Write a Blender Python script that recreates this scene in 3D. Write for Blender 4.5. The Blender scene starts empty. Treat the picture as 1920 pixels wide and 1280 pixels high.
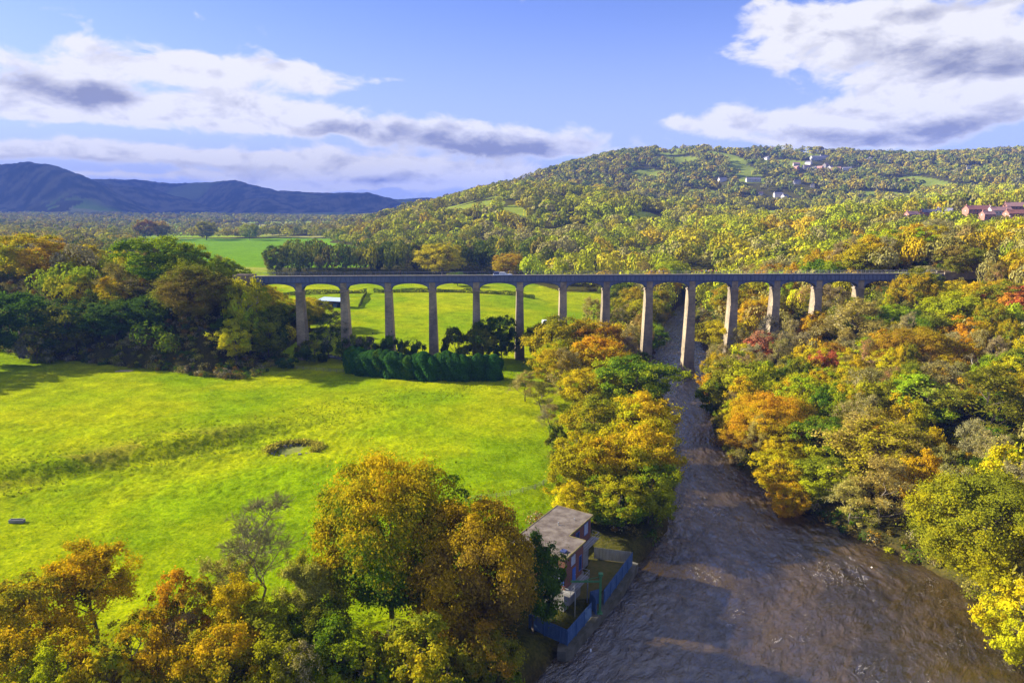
import bpy, math, random
import numpy as np
from mathutils import Vector, Matrix
R = math.radians
SC = bpy.context.scene
COL = SC.collection

# ------------------------------------------------------------------ camera
CAM_Z = 63.5
PITCH = math.atan(255 / 1280)
cam = bpy.data.cameras.new('camera'); cam_ob = bpy.data.objects.new('camera', cam); COL.objects.link(cam_ob)
cam.sensor_width = 36.0; cam.lens = 24.0; cam.clip_start = 0.5; cam.clip_end = 30000
cam_ob.location = (0, 0, CAM_Z); cam_ob.rotation_euler = (math.pi / 2 - PITCH, 0, 0)
SC.camera = cam_ob

# ------------------------------------------------------------------ light
SUN_EL, SUN_AZ = 25.0, 284.0          # compass style: 0 = +Y, 90 = +X ; the sun stands left and a little behind the bridge
sd = Vector((math.sin(R(SUN_AZ)) * math.cos(R(SUN_EL)), math.cos(R(SUN_AZ)) * math.cos(R(SUN_EL)), math.sin(R(SUN_EL))))
sun = bpy.data.lights.new('sun', 'SUN'); sun.energy = 4.6; sun.angle = R(0.5); sun.color = (1.0, 0.93, 0.78)
sun_ob = bpy.data.objects.new('sun', sun); COL.objects.link(sun_ob)
sun_ob.location = (-300, 80, 300); sun_ob.rotation_euler = (-sd).to_track_quat('-Z', 'Y').to_euler()
SC.view_settings.view_transform = 'Standard'; SC.view_settings.look = 'None'
SC.view_settings.exposure = 1.6; SC.view_settings.gamma = 1.0; SC.view_settings.use_curve_mapping = False
SC.cycles.max_bounces = 6; SC.cycles.diffuse_bounces = 3; SC.cycles.glossy_bounces = 2
SC.cycles.transmission_bounces = 2; SC.cycles.transparent_max_bounces = 4; SC.cycles.volume_bounces = 0
SC.cycles.use_denoising = True


class NT:
    """short hand for shader node trees"""
    def __init__(s, tree): s.t = tree; s.n = tree.nodes; s.l = tree.links
    def node(s, typ, **kw):
        n = s.n.new(typ)
        for k, v in kw.items(): setattr(n, k, v)
        return n
    def put(s, sock, v):
        if isinstance(v, bpy.types.NodeSocket): s.l.new(v, sock)
        elif v is not None:
            if hasattr(sock.default_value, '__len__'):
                L = len(sock.default_value)
                if not hasattr(v, '__len__'): v = (v,) * L
                v = tuple(v)
                sock.default_value = (v + (1.0,))[:L] if len(v) < L else v[:L]
            else: sock.default_value = v
    def math(s, op, a, b=None, c=None, clamp=False):
        n = s.node('ShaderNodeMath', operation=op); n.use_clamp = clamp
        for i, v in enumerate((a, b, c)):
            if v is not None: s.put(n.inputs[i], v)
        return n.outputs[0]
    def mix(s, f, a, b, blend='MIX'):
        n = s.node('ShaderNodeMix', data_type='RGBA', blend_type=blend)
        s.put(n.inputs[0], f); s.put(n.inputs[6], a); s.put(n.inputs[7], b)
        return n.outputs[2]
    def noise(s, vec=None, scale=5.0, detail=3.0, rough=0.5, dist=0.0):
        n = s.node('ShaderNodeTexNoise')
        if vec is not None: s.l.new(vec, n.inputs['Vector'])
        n.inputs['Scale'].default_value = scale; n.inputs['Detail'].default_value = detail
        n.inputs['Roughness'].default_value = rough; n.inputs['Distortion'].default_value = dist
        return n.outputs[0]
    def ramp(s, f, lo, hi, a=0.0, b=1.0, smooth=True):
        n = s.node('ShaderNodeMapRange'); n.interpolation_type = 'SMOOTHSTEP' if smooth else 'LINEAR'
        s.put(n.inputs[0], f)
        for i, v in enumerate((lo, hi, a, b)): s.put(n.inputs[i + 1], v)
        return n.outputs[0]
    def xyz(s, x, y, z):
        n = s.node('ShaderNodeCombineXYZ')
        for i, v in enumerate((x, y, z)): s.put(n.inputs[i], v)
        return n.outputs[0]
    def sep(s, v):
        n = s.node('ShaderNodeSeparateXYZ'); s.l.new(v, n.inputs[0]); return n.outputs
    def attr(s, name, typ='GEOMETRY'):
        return s.node('ShaderNodeAttribute', attribute_name=name, attribute_type=typ)


# ------------------------------------------------------------------ sky with clouds
# every cloud bank: azimuth, tangent of elevation, half width, half height (radians), weight
CLOUDS = [
 (-0.5961, 0.1556, 0.1023, 0.0279, 0.95), (-0.5356, 0.1885, 0.0247, 0.0084, 0.6), (-0.4584, 0.1749, 0.0578, 0.0212, 0.85), (-0.3795, 0.1682, 0.099, 0.0221, 0.95),
 (-0.2869, 0.1804, 0.0762, 0.0134, 0.75), (-0.2538, 0.1583, 0.0528, 0.0122, 0.75), (-0.1759, 0.1645, 0.0289, 0.0076, 0.7), (-0.4576, 0.1182, 0.1882, 0.0269, 0.95),
 (-0.5698, 0.1169, 0.1068, 0.0204, 0.9), (-0.3444, 0.1173, 0.1026, 0.0215, 0.85), (-0.2497, 0.1033, 0.0935, 0.0181, 0.8), (-0.127, 0.0986, 0.1795, 0.0214, 1.05),
 (0.0, 0.0886, 0.1199, 0.0217, 1.0), (0.0828, 0.0774, 0.067, 0.0116, 0.8), (-0.5916, 0.0615, 0.1173, 0.0109, 0.9), (-0.4864, 0.0622, 0.1319, 0.0129, 0.9),
 (-0.3748, 0.0587, 0.0949, 0.0109, 0.8), (-0.5977, 0.0893, 0.0208, 0.0054, 0.8), (-0.2305, 0.0578, 0.1175, 0.0157, 0.9), (-0.1434, 0.0406, 0.1814, 0.016, 1.0),
 (-0.3227, 0.0389, 0.0985, 0.0084, 0.8), (-0.0607, 0.0446, 0.1214, 0.0176, 0.95), (-0.4652, 0.0333, 0.1699, 0.0046, 0.7), (-0.2391, 0.029, 0.1934, 0.0072, 0.9),
 (0.4133, 0.212, 0.1104, 0.0339, 1.0), (0.518, 0.2023, 0.1225, 0.0476, 1.2), (0.5876, 0.142, 0.0957, 0.0439, 1.1), (0.3434, 0.2244, 0.057, 0.018, 0.75),
 (0.2702, 0.1111, 0.0945, 0.0179, 0.95), (0.3845, 0.1022, 0.0986, 0.0213, 1.0), (0.527, 0.1138, 0.1329, 0.0345, 1.15), (0.3286, 0.2525, 0.0194, 0.007, 0.7),
 (0.4609, 0.0813, 0.0919, 0.013, 0.75), (0.6057, 0.0722, 0.0444, 0.0072, -0.8), (-0.5569, 0.0887, 0.0972, 0.0061, -0.6), (-0.2366, 0.0812, 0.0577, 0.0057, -0.4),
 (-0.4369, 0.1482, 0.0371, 0.0077, -0.35), (-0.0737, 0.1841, 0.1253, 0.0414, -0.6), (0.1175, 0.1833, 0.1214, 0.0616, -0.7)]
UNDERSIDES = [
 (-0.5883, 0.1361, 0.0809, 0.0142, 1.2), (-0.5199, 0.1297, 0.0401, 0.0111, 0.8), (-0.3937, 0.1478, 0.0985, 0.0078, 0.4), (-0.1999, 0.101, 0.0804, 0.0127, 0.7),
 (-0.0602, 0.0833, 0.1429, 0.0188, 1.2), (0.0151, 0.0704, 0.0828, 0.0131, 0.9), (-0.5825, 0.049, 0.107, 0.0074, 1.1), (-0.4334, 0.0452, 0.0709, 0.006, 0.9),
 (-0.2025, 0.0358, 0.059, 0.0058, 0.8), (-0.4403, 0.1082, 0.0374, 0.0052, 0.5), (0.4637, 0.1806, 0.1107, 0.0125, 0.8), (0.5853, 0.1625, 0.0729, 0.0175, 1.0),
 (0.5828, 0.0938, 0.079, 0.0121, 1.0), (0.4111, 0.0878, 0.1022, 0.0106, 0.8), (0.508, 0.0793, 0.1175, 0.0089, 0.9), (0.5265, 0.2248, 0.1018, 0.0106, 0.6)]
world = bpy.data.worlds.new('World'); SC.world = world; world.use_nodes = True
W = NT(world.node_tree); W.n.clear()
wo = W.node('ShaderNodeOutputWorld'); bg = W.node('ShaderNodeBackground'); bg.inputs[1].default_value = 0.12
W.l.new(bg.outputs[0], wo.inputs[0])
sky = W.node('ShaderNodeTexSky', sky_type='NISHITA'); sky.sun_disc = False
sky.sun_elevation = R(SUN_EL); sky.sun_rotation = R(SUN_AZ); sky.air_density = 1.0; sky.dust_density = 0.4; sky.ozone_density = 2.2
wx, wy, wz = W.sep(W.node('ShaderNodeTexCoord').outputs['Generated'])
az = W.math('ARCTAN2', wx, wy)
el = W.math('DIVIDE', wz, W.math('SQRT', W.math('ADD', W.math('MULTIPLY', wx, wx), W.math('MULTIPLY', wy, wy))))
def blobs(tab, a, e):
    tot = None
    for (ca, ce, ra, re, w) in tab:
        da = W.math('DIVIDE', W.math('SUBTRACT', a, ca), ra); de = W.math('DIVIDE', W.math('SUBTRACT', e, ce), re)
        q = W.math('ADD', W.math('MULTIPLY', da, da), W.math('MULTIPLY', de, de))
        g = W.math('MULTIPLY', W.math('EXPONENT', W.math('MULTIPLY', q, -1.0)), w)
        tot = g if tot is None else W.math('ADD', tot, g)
    return tot
# a slow warp so that the banks have ragged outlines
def cv(fx, fy, ox=0.0, oy=0.0, z=0.0): return W.xyz(W.math('MULTIPLY_ADD', az, fx, ox), W.math('MULTIPLY_ADD', el, fy, oy), z)
w1 = W.math('SUBTRACT', W.noise(cv(7, 16, 0, 0, 3.1), 1.0, 4, 0.55), 0.5); w2 = W.math('SUBTRACT', W.noise(cv(7, 16, 0, 0, 9.7), 1.0, 4, 0.55), 0.5)
aw = W.math('MULTIPLY_ADD', w1, 0.11, az); ew = W.math('MULTIPLY_ADD', w2, 0.04, el)
mask = blobs(CLOUDS, aw, ew)
FX, FY = 16.0, 29.0
puff = W.noise(cv(FX, FY), 1.0, 10, 0.60, 0.35)
puff_up = W.noise(cv(FX, FY, -0.20, 0.42), 1.0, 6, 0.55, 0.35)
dens = W.math('MULTIPLY_ADD', W.math('SUBTRACT', puff, 0.5), 2.5, mask)
alpha = W.ramp(dens, 0.30, 0.92)
thick = W.ramp(dens, 0.40, 1.15)
# undersides: where there is more cloud up towards the sun than here
relief = W.math('MULTIPLY', W.math('SUBTRACT', puff_up, puff), 2.4)
under = W.math('ADD', W.math('MULTIPLY', blobs(UNDERSIDES, aw, ew), 0.85), W.math('ADD', relief, W.math('MULTIPLY', W.math('SUBTRACT', W.noise(cv(16, 42, 0, 0, 5.0), 1.0, 6, 0.6), 0.5), 0.9)))
shade = W.math('MULTIPLY', W.ramp(under, 0.02, 1.15, smooth=False), thick)
lit_c = (2.72, 2.68, 2.68); dark_c = (0.84, 0.87, 1.18)
cloud_c = W.mix(shade, lit_c, dark_c)
tinted = W.mix(1.0, sky.outputs[0], (0.355, 0.355, 0.585), 'MULTIPLY')
low = W.ramp(el, -0.02, 0.30, 1.0, 0.0)
tinted = W.mix(W.math('MULTIPLY', low, 0.9), tinted, (1.58, 1.86, 2.85))
# broken cloud overhead, above the picture: it fills the shadows and glints in the river
zz = W.math('MAXIMUM', wz, 0.05)
over = W.noise(W.xyz(W.math('DIVIDE', wx, zz), W.math('DIVIDE', wy, zz), 2.0), 1.3, 7, 0.58, 0.3)
alpha2 = W.math('MULTIPLY', W.ramp(over, 0.42, 0.60), W.ramp(el, 0.42, 0.75))
skyc = W.mix(W.math('MULTIPLY', alpha, 0.97), tinted, cloud_c)
W.l.new(W.mix(alpha2, skyc, W.mix(W.ramp(over, 0.5, 0.75), (3.1, 3.1, 3.15), (1.7, 1.75, 1.95))), bg.inputs[0])


# ------------------------------------------------------------------ helpers
def link(o, parent=None):
    COL.objects.link(o)
    if parent is not None: o.parent = parent
    return o
def tag(o, label=None, cat=None, group=None, kind=None):
    if label: o['label'] = label
    if cat: o['category'] = cat
    if group: o['group'] = group
    if kind: o['kind'] = kind
    return o
def empty(name, loc=(0, 0, 0), rz=0.0):
    o = bpy.data.objects.new(name, None); o.location = loc; o.rotation_euler = (0, 0, rz); o.empty_display_size = 0.5
    return link(o)
def copy_tree(o, parent=None):
    c = o.copy(); COL.objects.link(c); c.parent = parent
    for ch in list(o.children): copy_tree(ch, c)
    return c
def np_mesh(name, V, F, mat=None, attrs=None, cols=None, uv=None, smooth=False, mats=None, mi=None):
    """mesh from arrays: F is (n,3) or (n,4), or a list of those"""
    V = np.asarray(V, dtype=np.float32)
    Fs = F if isinstance(F, list) else [F]
    Fs = [np.asarray(f, dtype=np.int32) for f in Fs if len(f)]
    me = bpy.data.meshes.new(name)
    me.vertices.add(len(V)); me.vertices.foreach_set('co', V.ravel())
    loops = np.concatenate([f.ravel() for f in Fs]); tot = np.concatenate([np.full(len(f), f.shape[1], np.int32) for f in Fs])
    me.loops.add(len(loops)); me.loops.foreach_set('vertex_index', loops)
    me.polygons.add(len(tot)); st = np.concatenate([[0], np.cumsum(tot)[:-1]]).astype(np.int32)
    me.polygons.foreach_set('loop_start', st)
    try: me.polygons.foreach_set('loop_total', tot)
    except Exception: pass
    if mats:
        for m in mats: me.materials.append(m)
        me.polygons.foreach_set('material_index', np.asarray(mi, dtype=np.int32))
    elif mat: me.materials.append(mat)
    me.polygons.foreach_set('use_smooth', np.full(len(tot), smooth, dtype=bool))
    for k, a in (attrs or {}).items():
        at = me.attributes.new(k, 'FLOAT', 'POINT'); at.data.foreach_set('value', np.asarray(a, dtype=np.float32))
    for k, a in (cols or {}).items():
        at = me.attributes.new(k, 'FLOAT_COLOR', 'POINT')
        a = np.asarray(a, dtype=np.float32); a = np.concatenate([a, np.ones((len(a), 1), np.float32)], 1)
        at.data.foreach_set('color', a.ravel())
    if uv is not None:
        l = me.uv_layers.new(name='UVMap'); l.data.foreach_set('uv', np.asarray(uv, np.float32)[loops].ravel())
    me.update(calc_edges=True)
    return me
class MB:
    """collects boxes, tubes and prisms into ONE mesh object"""
    def __init__(s): s.v = []; s.f = []
    def add(s, vs, fs):
        b = len(s.v); s.v += [tuple(p) for p in vs]; s.f += [tuple(i + b for i in f) for f in fs]; return s
    def box(s, x0, y0, z0, x1, y1, z1):
        return s.add([(x0,y0,z0),(x1,y0,z0),(x1,y1,z0),(x0,y1,z0),(x0,y0,z1),(x1,y0,z1),(x1,y1,z1),(x0,y1,z1)],
                     [(3,2,1,0),(4,5,6,7),(0,1,5,4),(1,2,6,5),(2,3,7,6),(3,0,4,7)])
    def taper(s, cx, cy, z0, z1, ax, ay, bx, by):
        """frustum: half sizes ax,ay at z0 and bx,by at z1"""
        return s.add([(cx-ax,cy-ay,z0),(cx+ax,cy-ay,z0),(cx+ax,cy+ay,z0),(cx-ax,cy+ay,z0),
                      (cx-bx,cy-by,z1),(cx+bx,cy-by,z1),(cx+bx,cy+by,z1),(cx-bx,cy+by,z1)],
                     [(3,2,1,0),(4,5,6,7),(0,1,5,4),(1,2,6,5),(2,3,7,6),(3,0,4,7)])
    def bar(s, p, q, r0, r1=None, n=6, cap=True):
        r1 = r0 if r1 is None else r1
        p, q = Vector(p), Vector(q); d = (q - p)
        if d.length < 1e-6: return s
        d.normalize(); a = d.orthogonal().normalized(); b = d.cross(a)
        vs = []
        for (c, r) in ((p, r0), (q, r1)):
            for k in range(n):
                t = 2 * math.pi * k / n; vs.append(c + (a * math.cos(t) + b * math.sin(t)) * r)
        fs = [(k, (k + 1) % n, n + (k + 1) % n, n + k) for k in range(n)]
        if cap: fs += [tuple(range(n - 1, -1, -1)), tuple(range(n, 2 * n))]
        return s.add(vs, fs)
    def prism(s, poly, z0, z1):
        n = len(poly)
        area = sum(poly[i][0]*poly[(i+1) % n][1] - poly[(i+1) % n][0]*poly[i][1] for i in range(n))
        if area < 0: poly = poly[::-1]
        return s.add([(x, y, z0) for x, y in poly] + [(x, y, z1) for x, y in poly],
                     [tuple(range(n - 1, -1, -1)), tuple(range(n, 2 * n))] + [(k, (k+1) % n, n + (k+1) % n, n + k) for k in range(n)])
    def mesh(s, name, mat, smooth=False):
        me = bpy.data.meshes.new(name); me.from_pydata(s.v, [], s.f); me.materials.append(mat)
        if smooth:
            for p in me.polygons: p.use_smooth = True
        me.update(); return me
    def build(s, name, mat, parent=None, smooth=False):
        return link(bpy.data.objects.new(name, s.mesh(name, mat, smooth)), parent)

def material(name):
    m = bpy.data.materials.new(name); m.use_nodes = True; t = NT(m.node_tree); t.n.clear()
    out = t.node('ShaderNodeOutputMaterial'); return m, t, out
def pbr(t, out, color, rough=0.7, spec=0.3, metal=0.0, bump=None, bump_dist=0.1, bump_strength=1.0):
    b = t.node('ShaderNodeBsdfPrincipled')
    t.put(b.inputs['Base Color'], color); t.put(b.inputs['Roughness'], rough)
    b.inputs['Specular IOR Level'].default_value = spec; b.inputs['Metallic'].default_value = metal
    if bump is not None:
        bn = t.node('ShaderNodeBump'); bn.inputs['Distance'].default_value = bump_dist; bn.inputs['Strength'].default_value = bump_strength
        t.l.new(bump, bn.inputs['Height']); t.l.new(bn.outputs[0], b.inputs['Normal'])
    t.l.new(b.outputs[0], out.inputs[0]); return b
def worn(name, c1, c2, scale=1.0, rough=0.75, detail=5, stretch=(1, 1, 1), spec=0.25, bump=0.02, metal=0.0):
    """paint / stone / concrete with stains of a second colour"""
    m, t, out = material(name)
    mp = t.node('ShaderNodeMapping'); mp.inputs['Scale'].default_value = stretch
    t.l.new(t.node('ShaderNodeTexCoord').outputs['Object'], mp.inputs['Vector'])
    n = t.noise(mp.outputs[0], scale, detail, 0.6); f = t.ramp(n, 0.35, 0.68)
    fine = t.noise(mp.outputs[0], scale * 9, 3, 0.6)
    c = t.mix(f, c1, c2); c = t.mix(0.5, c, t.mix(fine, (0.55, 0.55, 0.55), (1.45, 1.45, 1.45)), 'MULTIPLY')
    pbr(t, out, c, rough, spec, metal, bump=t.math('ADD', n, fine), bump_dist=bump); return m


# ------------------------------------------------------------------ noise and terrain
def _hash(ix, iy, s):
    h = (ix.astype(np.int64) * 374761393 + iy.astype(np.int64) * 668265263 + s * 1442695041) & 0xffffffff
    h = ((h ^ (h >> 13)) * 1274126177) & 0xffffffff
    return ((h ^ (h >> 16)) & 0xffff) / 65535.0
def vnoise(x, y, s=0):
    ix = np.floor(x); iy = np.floor(y); fx = x - ix; fy = y - iy
    fx = fx * fx * (3 - 2 * fx); fy = fy * fy * (3 - 2 * fy)
    a = _hash(ix, iy, s); b = _hash(ix + 1, iy, s); c = _hash(ix, iy + 1, s); d = _hash(ix + 1, iy + 1, s)
    return (a * (1 - fx) + b * fx) * (1 - fy) + (c * (1 - fx) + d * fx) * fy
def fbm(x, y, s=0, o=4):
    t = 0; a = 0.5; n = 0
    for k in range(o):
        t = t + a * vnoise(x * 2 ** k, y * 2 ** k, s + k); n += a; a *= 0.5
    return t / n
def sstep(a, b, x):
    t = np.clip((x - a) / (b - a), 0, 1); return t * t * (3 - 2 * t)

# the two banks of the river, as x at a given y
BY = np.array([0, 40, 60, 75, 82, 91, 107, 118, 125, 140, 158, 177, 191, 208, 232, 252, 264, 290, 318, 345, 371, 410, 460, 560, 700])
BL = np.array([-40, -28, -14, 0, 5, 11.5, 22, 28.5, 33, 38, 41, 45, 48, 51, 54, 55, 57, 63, 70, 77, 84, 97, 118, 160, 230])
BR = np.array([50, 58, 64, 69, 71, 74, 73.5, 68, 63, 57, 53.5, 53.5, 57, 60, 66, 73, 78, 84, 88, 91, 96, 112, 136, 182, 255])
def bankL(y): return np.interp(y, BY, BL)
def bankR(y): return np.interp(y, BY, BR)

CTRL = np.array([
 (-180,235,8),(-155,200,8),(-110,135,7.5),(-90,111,6.5),(-54,95,5.5),(-65,170,6.5),(0,200,6.5),(0,150,6),(5,130,5.5),(0,110,4.5),(5,95,3.5),(0,85,3.5),
 (-40,80,5),(-100,85,6),(-150,150,8.5),(-250,240,11),(-60,235,7),(-60,260,7),(0,250,6.5),(30,250,4.5),(45,200,3),(38,160,3),(25,125,2.5),(15,110,2.5),
 (0,50,3),(-60,50,5),(-120,50,6),(-300,200,12),(-250,120,10),
 (62,200,2.5),(80,200,5),(110,200,10),(150,200,18),(75,250,4),(100,250,9),(130,250,18),(152,256,33),(200,250,35),(62,150,2.5),(85,150,4.5),(120,150,10),
 (160,150,17),(72,115,2),(90,110,3.5),(120,105,7),(80,92,2),(110,85,5),(90,60,4),(130,60,8),(60,60,2),(300,250,36),(240,150,30),(122,187,12),(130,228,15),(165,232,25),(200,200,28),
 (-100,300,8),(-100,420,9),(0,340,6),(0,420,8),(-50,550,9),(40,340,4),(60,400,4),(110,340,10),(150,300,32),(140,400,16),(250,400,29),(220,500,27),
 (300,650,45),(450,650,54),(350,500,35),(0,560,9),(100,500,12),(100,600,20),(150,700,24),(0,750,18),(-150,750,10),(-400,740,10),(-700,740,12),
 (-400,1200,10),(-900,1200,12),(-250,1200,14),(-600,2000,12),(-1500,2000,14),(-500,2900,16),(-2200,2900,20),(-1000,2900,16),(-350,450,12),(-300,350,14),
 (-86,1000,62),(37,1200,82),(-150,900,30),(-200,1000,22),(-330,1600,20),(-180,1500,62),(265,2000,190),(500,2200,226),(100,1900,140),(0,2000,104),
 (-200,2200,50),(1010,2400,224),(1500,2000,208),(280,1500,92),(500,1300,66),(265,1000,40),(750,1300,84),(900,1200,92),(130,700,23),(170,500,23),
 (600,800,64),(1500,1500,150),(2500,3000,225),(1000,3000,215),(300,3000,180),(-300,3000,60),(-600,3500,20)], dtype=float)
def _tps(r2): return 0.5 * r2 * np.log(np.maximum(r2, 1e-12))
def _uw(x, y): return np.stack([x / np.maximum(y, 25) * 1.2, np.log(np.clip(y, 25, 3300))], -1)
_P = _uw(CTRL[:, 0], CTRL[:, 1]); _n = len(_P)
_A = np.zeros((_n + 3, _n + 3)); _d = _P[:, None] - _P[None]
_A[:_n, :_n] = _tps((_d ** 2).sum(-1)) + np.eye(_n) * 0.002; _A[:_n, _n] = 1; _A[:_n, _n+1:] = _P; _A[_n, :_n] = 1; _A[_n+1:, :_n] = _P.T
_W = np.linalg.solve(_A, np.concatenate([CTRL[:, 2], np.zeros(3)]))
def _rbf(x, y):
    q = _uw(x, y); z = _W[_n] + q[..., 0] * _W[_n+1] + q[..., 1] * _W[_n+2]
    for i in range(_n):
        d = q - _P[i]; z = z + _W[i] * _tps(d[..., 0] ** 2 + d[..., 1] ** 2)
    return z
# far ridges: distance, depth of the front slope, [(bearing x/y, crest height)]
RIDGES = [
 (3900, 620, [(-1.4135, 223.4), (-1.1046, 309.5), (-0.88, 257.9), (-0.7726, 286.6), (-0.7269, 292.3), (-0.6851, 298.0), (-0.6556, 275.1), (-0.6301, 243.5), (-0.5938, 188.7), (-0.5579, 113.2), (-0.5142, 31.2), (-0.4847, -15.9)]),
 (5700, 800, [(-0.6855, 233.8), (-0.5935, 263.4), (-0.5325, 267.6), (-0.4797, 242.3), (-0.4377, 250.7), (-0.3957, 259.2), (-0.3659, 212.6), (-0.3358, 174.4), (-0.2749, 161.7), (-0.2061, 170.2), (-0.1683, 110.5), (-0.1223, 123.3), (-0.0689, 93.5), (0.0, 67.8), (0.0307, 33.5)]),
 (4600, 520, [(-0.6383, 252.1), (-0.5791, 190.7), (-0.5261, 177.0), (-0.4665, 108.3), (-0.4147, 11.5), (-0.3925, -40.7)]),
 (4900, 450, [(-0.4523, 52.4), (-0.4055, 96.6), (-0.3594, 114.9), (-0.3217, 70.9), (-0.2845, -21.5)]),
 (5150, 480, [(-0.3062, 90.6), (-0.2444, 144.5), (-0.2061, 156.0), (-0.1721, 106.0), (-0.1304, 28.6), (-0.1076, -14.1)])]
CREST = np.array([(-97, 249), (-130, 262), (-200, 286), (-300, 325), (-420, 390), (-600, 500)], dtype=float)   # wooded embankment that carries the canal on
def crest_y(x): return np.interp(-x, -CREST[:, 0], CREST[:, 1])
def terrain(x, y):
    x = np.asarray(x, dtype=float); y = np.asarray(y, dtype=float)
    b = np.maximum(_rbf(x, y), 2.0)
    # scarp across the meadow
    sx, sy = 0.76, 0.65
    s = (x + 107) * -sy + (y - 134) * sx + 5 * (vnoise(x / 22, y / 22, 3) - .5)
    along = (x + 107) * sx + (y - 134) * sy
    b = b + 1.9 * sstep(-6, 3, s) * sstep(75, 35, along) * sstep(-160, -60, x * 1.0 - 0) * sstep(250, 215, y) * (y < 260) - 1.0 * sstep(-45, -10, s) * sstep(4, -6, s) * sstep(85, 45, along) * (y < 260)
    # embankment
    e = (crest_y(x) - y); h = 33 - np.where(e > 0, np.maximum(e - 3, 0) * 1.0, np.maximum(-e - 8, 0) * 0.55)
    end = sstep(-90, -118, x)
    b = np.where(x < -88, np.maximum(b, b + (h - b) * end * (h > b)), b)
    # far hills
    u = x / np.maximum(y, 25)
    for (D, Wf, pts) in RIDGES:
        p = np.array(pts); c = np.interp(u, p[:, 0], p[:, 1], left=0, right=0)
        Dv = D * (1 + 0.05 * np.sin(u * 23))
        k = np.where(y < Dv, np.exp(-((y - Dv) / Wf) ** 2), np.exp(-((y - Dv) / (Wf * 2)) ** 2))
        rough = 1 + 0.035 * (fbm(u * 38, y / 230, 7, 3) - .5)
        b = np.maximum(b, c * k * rough)
    # spurs and hollows on the right hill
    hk = sstep(560, 900, y) * sstep(-.22, -.08, u) * sstep(3200, 2600, y)
    b = b + hk * (34 * (fbm(x / 210 + .3 * y / 210, y / 420, 131, 3) - .5) + 16 * (fbm(x / 75, y / 130, 137, 2) - .5)) * sstep(500, 1500, y) ** .6
    # plot of the pump house, levelled
    dx = (x - 11) * .848 + (y - 99) * -.53; dy = (x - 11) * .53 + (y - 99) * .848
    g = np.where(dx > 0, sstep(5.8, 4.4, dx), sstep(-8.5, -6.5, dx)) * sstep(17, 13, np.abs(dy - 2))
    b = b * (1 - g) + 1.7 * g
    # river
    d = np.maximum(bankL(y) - x, x - bankR(y))
    k = sstep(-1.5, 6.5, d + 2.2 * (vnoise(x / 6, y / 6, 5) - .5))
    b = -1.8 + (b + 1.8) * (k + (1 - k) * sstep(430, 520, y))
    return b
def tz(x, y): return float(terrain(np.array([x]), np.array([y]))[0])

# where meadows interrupt the woods: x, y, rx, ry
MEADOWS = [(950,2230,75,150),(1120,2260,40,60),(380,1450,48,60),(560,1560,60,40),(700,1850,70,90),(430,1850,60,80),(250,1250,60,60),(-65,1010,55,70),(-10,1120,40,40),
           (420,1180,70,40),(850,1500,60,50),(160,1420,50,50),(1180,2080,50,60),(80,1020,30,30),(330,1680,50,60)]
def in_meadow(x, y):
    r = np.zeros(np.shape(x), dtype=bool)
    for (mx, my, rx, ry) in MEADOWS: r |= ((x - mx) / rx) ** 2 + ((y - my) / ry) ** 2 < 1
    n = fbm(np.asarray(x) / 95., np.asarray(y) / 190., 141, 3)
    return r | ((n > .655) & (y > 760) & (y < 2300) & (x > -.2 * y))
def valley_wood(x, y):
    """woods and hedgerows on the valley floor, left"""
    u = x / y
    n = fbm(x / 140, y / 200, 21, 3)
    w = (u < -.57 + .05 * n) & (y > 430) & (y < 1100) & (n > .36)
    for (yy, th) in ((1180, 24), (1440, 14), (1700, 22), (2020, 16), (2350, 40), (2700, 60)):
        w |= np.abs(y - yy - 60 * (vnoise(x / 300, x * 0, yy) - .5)) < th * (.4 + 1.2 * vnoise(x / 90, x * 0 + 5, yy))
    w |= (y > 1250) & (n > .66)
    w |= (u < -.52) & (y > 1100) & (n > .56)
    return w & (u < -.16) & (y > 430)
def wood(x, y):
    u = x / y
    w = (x > bankR(y) + 2.5)
    w |= (x < bankL(y) - 1.5) & (x > bankL(y) - 30) & (y > 262) & (y < 440)
    w |= (y >= 440) & (y < 660) & (x > bankL(y) - 40)
    w |= (y > 553 + 9 * vnoise(x / 11, x * 0, 151)) & (y < 645) & (u > -.345) & (u < .16)
    w |= (y >= 645) & (u > -.235 + .03 * np.sin(y / 90))
    w |= (x < -90) & (y > crest_y(x) - 29) & (y < crest_y(x) + 62)
    w |= (x > -20) & (y > 455) & (y < 560) & (x > -20 + (560 - y) * .5)
    w = w & ~(in_meadow(x, y))
    return w | valley_wood(x, y)


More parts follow.
